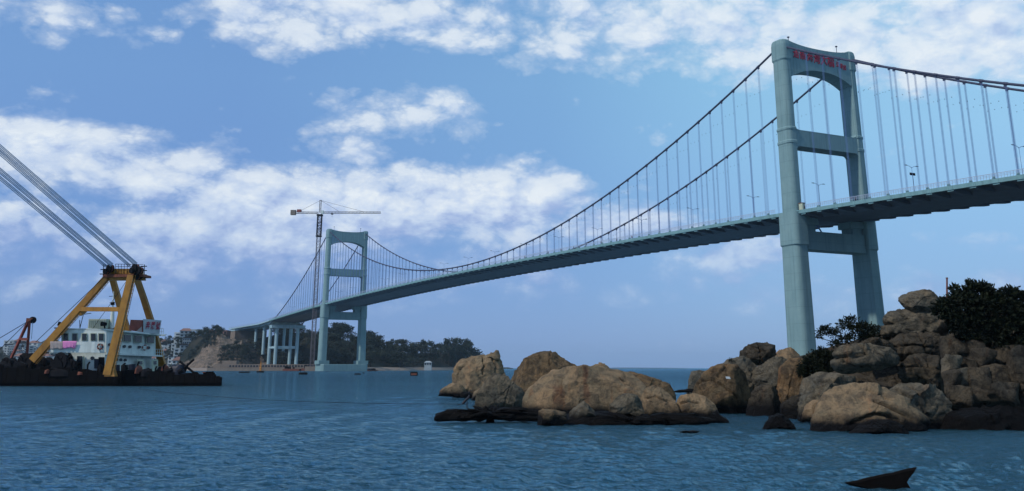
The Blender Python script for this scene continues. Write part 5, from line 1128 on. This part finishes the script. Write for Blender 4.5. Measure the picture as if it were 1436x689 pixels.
for i, ch in enumerate('奔騰號'):
    p = c[0] + ux * (.42 + .67 * i + .02) + uy * .92; o = link('lettering_character', text_mesh(ch, 1.02, M['red_char'], 0.12, 0.012, .012, .56), nb)
    Mt = Matrix((( ux.x, uy.x, nn.x, 0), (ux.y, uy.y, nn.y, 0), (ux.z, uy.z, nn.z, 0), (0, 0, 0, 1)))
    o.matrix_local = Matrix.Translation(p - nb.location + nn * .05 * (1 if nn.y < 0 else -1)) @ Mt
# rails at the right end
for Y_, ya in ((130.5, 470), (130.5, 499)):
    mb = MB(); 
    for i in range(5): mb.tube([at(218 + i * 2.8, ya, Y_), at(218 + i * 2.8, ya - 9, Y_)], .03, 4)
    for h_ in (4.5, 9): mb.tube([at(218, ya - h_, Y_), at(229, ya - h_, Y_)], .03, 4)
    part_w(mb, 'guard_rail', M['white'], fc)
part_w(MB().bar(at(226, 470.5, 130), at(233.5, 469.5, 130), .12), 'roof_spar', M['white'], fc)
# --- yellow sheer legs
def leg(name, pts, w0, w1, d=.7, ladder=False):
    P = [at(*q) for q in pts]; mb = MB(); t = (P[-1] - P[0]).normalized(); side = t.cross(Vector((0, 1, 0))).normalized(); rings = []
    for i, p in enumerate(P):
        w = (w0 + (w1 - w0) * i / (len(P) - 1)) * p.y / 1361 / 2; rings.append([p + side * w - Vector((0, d / 2, 0)), p + side * w + Vector((0, d / 2, 0)), p - side * w + Vector((0, d / 2, 0)), p - side * w - Vector((0, d / 2, 0))])
    o = part_w(mb.loft(rings), name, M['yellow'], fc)
    if ladder:
        mb = MB(); n = int((P[-1] - P[0]).length / .42)
        for s_ in (0, 1): mb.tube([r_[0] + side * .22 - Vector((0, -.1 - .35 * s_, 0)) for r_ in rings], .035, 4)
        for k in range(n):
            q = k / n; a = rings[0][0].lerp(rings[-1][0], q) + side * .22; mb.tube([a + Vector((0, .1, 0)), a + Vector((0, .45, 0))], .03, 4, cap=False); mb.tube([a + Vector((0, .2, 0)), a - side * .22 + Vector((0, .2, 0))], .03, 4, cap=False)
        part_w(mb, 'ladder', M['yellow'], fc)
    return o
leg('sheer_leg', [(150, 389, 121), (112, 432, 120.7), (46, 506, 120)], 7.5, 9.5, .7, True)
leg('sheer_leg', [(184.5, 386, 118.5), (169, 452, 118), (151, 526, 117.5)], 8.5, 10.5, .7, True)
leg('sheer_leg', [(158, 392, 124), (168, 428, 127), (180, 470, 130), (190, 515, 132)], 7, 9, .7)
leg('sheer_leg', [(191, 388, 122), (202, 420, 127), (213, 455, 131), (228, 514, 134)], 7.5, 9, .7)
part_w(MB().bar(at(113, 433.8, 120.4), at(169, 434, 118.4), .52, .50, (0, 0, 1)), 'cross_tie', M['yellow'], fc)
c = [at(108, 440, 120.4), at(121, 433, 120.4), at(119, 438, 120.4), at(112, 443, 120.4)]; part_w(MB().hexa(c + [q + Vector((0, .5, 0)) for q in c]), 'gusset', M['yellow'], fc)
part_w(MB().hexa([at(146, 528, 117.2), at(161, 528, 117.2), at(157, 514, 117.4), at(147, 520, 117.4)] + [q + Vector((0, .9, 0)) for q in (at(146, 528, 117.2), at(161, 528, 117.2), at(157, 514, 117.4), at(147, 520, 117.4))]), 'foot_bracket', M['yellow'], fc)
# head beam, platform, sheaves
c = [at(150, 384.5, 121), at(195, 384.5, 119), at(195, 377, 119), at(150, 377, 121)]; part_w(MB().hexa(c + [q + Vector((.1, 1.3, 0)) for q in c]), 'head_beam', M['yellow'], fc)
for i in range(6): p = at(156 + i * 5.6, 384, 120.7 - i * .26); q = at(156 + i * 5.6, 377.4, 120.7 - i * .26); part_w(MB().bar(p, q, .07, .12), 'stiffener', M['yellow'], fc)
c = [at(144, 389, 120.6), at(201, 388, 118.3), at(201, 384.8, 118.3), at(144, 384.8, 120.6)]; part_w(MB().hexa(c + [q + Vector((.1, 2.4, 0)) for q in c]), 'platform', M['rust'], fc)
c = [at(146, 393, 121), at(200, 393, 119.4), at(199, 388, 119.4), at(147, 388.6, 121)]; part_w(MB().hexa(c[:2] + c[2:] + [q + Vector((.1, .9, 0)) for q in c]), 'lower_beam', M['yellow'], fc)
for px, py, Y_, r_ in ((155, 376.5, 120.3, 5.2), (149.5, 381, 120.1, 3.6), (190.5, 376.5, 118.4, 5.6), (196.5, 379.5, 118.3, 4.6), (193, 388, 118.9, 4.6), (186.5, 380, 118.2, 4)):
    p = at(px, py, Y_); k = Y_ / 1361
    for j in range(3): part_w(MB().tube([p + Vector((-.10, -.5 + j * .36, 0)), p + Vector((.05, -.28 + j * .36, 0))], r_ * k, 16), 'sheave', M['dark'] if j != 1 else M['rust'], fc)
mb = MB()
for i in range(9):
    a = at(162 + i * 4.1, 384, 119.6 - i * .1); b2 = at(162 + i * 4.1, 370.5 if i < 7 else 371, 119.6 - i * .1); mb.tube([a, b2], .028, 4)
for y_ in (370.5, 374): mb.tube([at(162, y_, 119.6), at(201, y_ + .5, 118.6)], .028, 4)
for x0, x1, y_ in ((140, 150, 384.5), (141, 149, 378.2), (143, 150, 372), (196, 205.5, 385.6), (197, 206, 379.6), (197, 206, 373.6)): mb.tube([at(x0, y_, 119.5), at(x1, y_, 119.5)], .06, 5)
for x_ in (145, 202.5): mb.tube([at(x_, 371, 119.5), at(x_, 386, 119.5)], .045, 4)
mb.tube([at(203, 386, 119.3), at(197.5, 391, 119.3)], .06, 4)
part_w(mb, 'guard_rail', M['dark'], fc)
# luffing ropes: four bundles running up to the boom head, which stands outside the frame
for (x0, y0, x1, y1, n, sp) in ((191, 371, -60, 155, 4, .13), (182, 373, -60, 163, 3, .13), (157, 372, -60, 189, 4, .13), (149, 374, -60, 200, 3, .13)):
    A_ = at(x0, y0, 119.5); Bq = at(x1, y1, 112); t = (Bq - A_).normalized(); s_ = t.cross(Vector((0, 1, 0))).normalized()
    for i in range(n):
        o_ = s_ * (i - (n - 1) / 2) * sp * 1.25 + Vector((0, (i % 2) * .06, 0)); part_w(MB().tube([A_ + o_ * .8, Bq + o_ * 1.05], .055, 5), 'luffing_rope', M['rope'], fc)
for (a, b2, r_) in (((147, 388, 120), (50, 480, 116), .035), ((203, 390, 119), (112, 461, 121), .035) if 0 else ((168, 408, 120), (130, 461, 121), .03), ((176, 396, 119.5), (168, 408, 120), .03)): part_w(MB().tube([at(*a), at(*b2)], r_, 4), 'stay_wire', M['dark'], fc)
# --- deck machinery
def winch(px, py, r, Y, lab, drums=1):
    p = at(px, py, Y); k = Y / 1361; r = r * k; o = empty('winch', (p.x, Y, 1.15), lab, 'winch', 'winches on the barge deck')
    for s_ in (-1, 1):
        part_w(MB().tube([p + Vector((0, s_ * .8, 0)), p + Vector((.05, s_ * .8 + .12, 0))], r, 20), 'flange', M['dark'], o)
        part_w(MB().hexa([(p.x - r * .9, Y + s_ * 1.1 - .1, 1.15), (p.x + r * .9, Y + s_ * 1.1 - .1, 1.15), (p.x + r * .9, Y + s_ * 1.1 + .1, 1.15), (p.x - r * .9, Y + s_ * 1.1 + .1, 1.15), (p.x - r * .3, Y + s_ * 1.1 - .1, p.z), (p.x + r * .3, Y + s_ * 1.1 - .1, p.z), (p.x + r * .3, Y + s_ * 1.1 + .1, p.z), (p.x - r * .3, Y + s_ * 1.1 + .1, p.z)]), 'side_frame', M['dark'], o)
        for t in range(6): part_w(MB().bar(p + Vector((0, s_ * .95, 0)), p + Vector((math.cos(t * 1.05) * r * .9, s_ * .95, math.sin(t * 1.05) * r * .9)), .09), 'spoke', M['dark'], o)
    part_w(MB().tube([p - Vector((0, .8, 0)), p + Vector((0, .8, 0))], r * .72, 16), 'rope_drum', M['dark'], o)
    part_w(MB().box(p.x - r * .9, p.x + r * .9, Y - r * .8, Y + r * .8, 1.15, 1.5), 'bed', M['dark'], o)
winch(12, 511, 9, 122, 'dark rope winch at the far left of the barge deck'); winch(38, 509, 13, 123.5, 'largest dark rope winch behind the foot of the red derrick'); winch(63, 511, 9.5, 122, 'dark rope winch by the lower end of the slanting yellow leg')
winch(88, 507, 12, 119.9 + .4, 'large dark rope winch in front of the deckhouse left end'); winch(103, 512, 7.5, 120.2, 'small dark winch just left of the deckhouse doorway')
def drum(px, ytop, ybot, wpx, Y, m, lab, cat='barrel', nm='oil_drum'):
    a, c = at(px, ybot, Y), at(px, ytop, Y); k = Y / 1361; r = wpx * k / 2; o = empty(nm, a, lab, cat)
    part_w(MB().tube([a, a.lerp(c, .33), a.lerp(c, .34), a.lerp(c, .66), a.lerp(c, .67), c], r, 14), 'body', m, o)
    for q in (.33, .66): part_w(MB().tube([a.lerp(c, q), a.lerp(c, q + .03)], r * 1.05, 14), 'hoop', m, o)
drum(163.5, 512, 528, 8.5, 119.6, M['tarp'], 'dark blue drum standing first right of the yellow leg foot'); drum(174.5, 512, 528, 9, 119.8, M['dark'], 'nearly black drum, second right of the yellow leg foot'); drum(185, 511, 528, 9.5, 120, M['tarp'], 'dark blue drum, third right of the yellow leg foot')
drum(152 - 11, 513, 527, 6, 119.5, M['dark'], 'dark drum in front of the deckhouse left of the yellow leg foot')
def heap(x0, x1, ytop, ybot, Y, m, lab, seed, nm='tarpaulin_heap', cat='tarpaulin'):
    a, c = at(x0, ybot, Y), at(x1, ytop, Y); vs = []; n = 18; rn_ = random.Random(seed)
    V, Fc = ico(3)
    cx_, w, h = (a.x + c.x) / 2, (c.x - a.x) / 2, c.z - a.z
    pts = []
    for v in V:
        z = max(0, v[2]) ** .6; f_ = 1 + .22 * mnoise.fractal(Vector(v) * 1.8 + Vector((seed, 0, 0)), .9, 2, 4)
        pts.append((cx_ + v[0] * w * f_, Y + v[1] * .9, a.z + z * h * f_))
    mb = MB(); mb.v = pts; mb.f = list(Fc); o = mb.build(nm, m, smooth=False); tag(o, lab, cat)
heap(218, 241, 514, 528, 121, M['dark'], 'dark covered gear heap at the right end of the deckhouse', 1); heap(236, 262, 511, 528, 121.5, M['tarp'], 'dark blue tarpaulin heap behind the crossed spars', 2); heap(196, 214, 517, 528, 119.6, M['dark'], 'low dark heap before the deckhouse doors', 3)
heap(190, 199, 513, 524, 119.4, M['rust'], 'dull brown crumpled bag leaning on the third drum', 4, 'sack', 'bag'); heap(110, 121, 520, 526, 119.5, M['rust'], 'dull brown sack on deck below the doorway', 5, 'sack', 'bag'); heap(64, 74, 517, 524, 119.4, M['rust'], 'small brown sack on deck left of the large winch', 6, 'sack', 'bag')
heap(-20, 22, 508, 526, 120.5, M['dark'], 'dark gear heap at the left edge of the barge deck', 8); heap(64, 112, 514, 528, 119.6, M['dark'], 'low dark gear heap under the large winch', 9); heap(228, 236, 512, 520, 120.6, M['rust'], 'dull brown crate cover on the gear heap right of the deckhouse', 10, 'crate_cover', 'cover')
o = empty('crossed_spars', at(262, 528, 121.5), 'pair of crossed dark spars rising near the right end of the barge', 'spars')
for a, b2 in (((272, 504, 121.3), (259, 516, 121.3)), ((252, 507, 121.5), (276, 526, 121.5)), ((256, 528, 121.4), (264, 510, 121.4))): part_w(MB().tube([at(*a), at(*b2)], .14, 6), 'spar', M['dark'], o)
for px, yt, lab in ((287, 523, 'left one of the two mooring bollards at the barge right end'), (293.5, 523, 'right one of the two mooring bollards at the barge right end')):
    a, c = at(px, 531, 121), at(px, yt, 121); o = empty('mooring_bollard', a, lab, 'bollard', 'bollards on the barge'); part_w(MB().tube([a, c], .2, 12), 'post', M['hull'], o); part_w(MB().tube([c, c + Vector((0, 0, .1))], .27, 12), 'cap', M['rust'], o)
for i in range(14):
    px = rn.uniform(262, 300); o = empty('deck_fitting', at(px, 529, 120.5), 'x', 'deck fitting', 'small dark fittings cluttering the barge bow'); a = at(px, 530, 120.5)
    o['label'] = 'small dark fitting among the clutter on the low right end of the barge'
    part_w(MB().box(a.x - rn.uniform(.1, .35), a.x + rn.uniform(.1, .35), 120.3, 120.8, 1.0, a.z + rn.uniform(.25, .8)), 'body', M['hull'], o)
# --- red derrick on a vessel behind
Yr = 150.0; o = empty('red_derrick', at(35, 515, Yr), 'small red two-legged derrick standing behind the left end of the barge', 'derrick')
for a, b2, w in (((40, 450), (16, 502), .34), ((41.5, 450), (38, 497), .36)):
    P, Q = at(*a, Yr), at(*b2, Yr + 2); part_w(MB().bar(P, Q, w, w), 'leg', M['redpaint'], o)
part_w(MB().bar(at(28.5, 475.5, Yr), at(39, 475.5, Yr), .3), 'cross_tie', M['redpaint'], o)
a, c = at(38, 452.5, Yr), at(48, 446.5, Yr); part_w(MB().hexa([(a.x, Yr - .4, a.z), (c.x - .5, Yr - .4, a.z + .2), (c.x - .5, Yr + .6, a.z + .2), (a.x, Yr + .6, a.z), (a.x, Yr - .4, c.z), (c.x, Yr - .4, c.z), (c.x, Yr + .6, c.z), (a.x, Yr + .6, c.z)]), 'head', M['rust'], o)
part_w(MB().tube([at(45, 449, Yr), at(45, 449, Yr) + Vector((0, .4, 0))], .5, 12), 'sheave', M['dark'], o)
for x1, y1 in ((-30, 492), (-22, 512)): part_w(MB().tube([at(39, 451, Yr), at(x1, y1, Yr)], .05, 4), 'stay_wire', M['dark'], o)
part_w(MB().tube([at(46, 452, Yr), at(44, 476, Yr)], .05, 4), 'hoist_wire', M['rope'], o)
a, c = at(-60, 519, Yr - 2), at(60, 512, Yr - 2); part_w(MB().box(a.x, c.x, Yr - 3, Yr + 6, -.5, c.z), 'hull', M['hull'], o)

# ------------------------------------------------------------------ haze over the strait
hz = MB().box(-9600, 9600, -9600, 9600, -8, 128).build('haze', None); hz['kind'] = 'stuff'
m = bpy.data.materials.new('sea_haze'); m.use_nodes = True; n = NT(m.node_tree); n.n.remove(n.n['Principled BSDF'])
pv = n.new('ShaderNodeVolumePrincipled'); pv.inputs['Density'].default_value = 0.00007; pv.inputs['Color'].default_value = (0.60, 0.82, 1.0, 1); pv.inputs['Anisotropy'].default_value = 0.2
n.l.new(pv.outputs[0], n.n['Material Output'].inputs['Volume']); hz.data.materials.append(m)
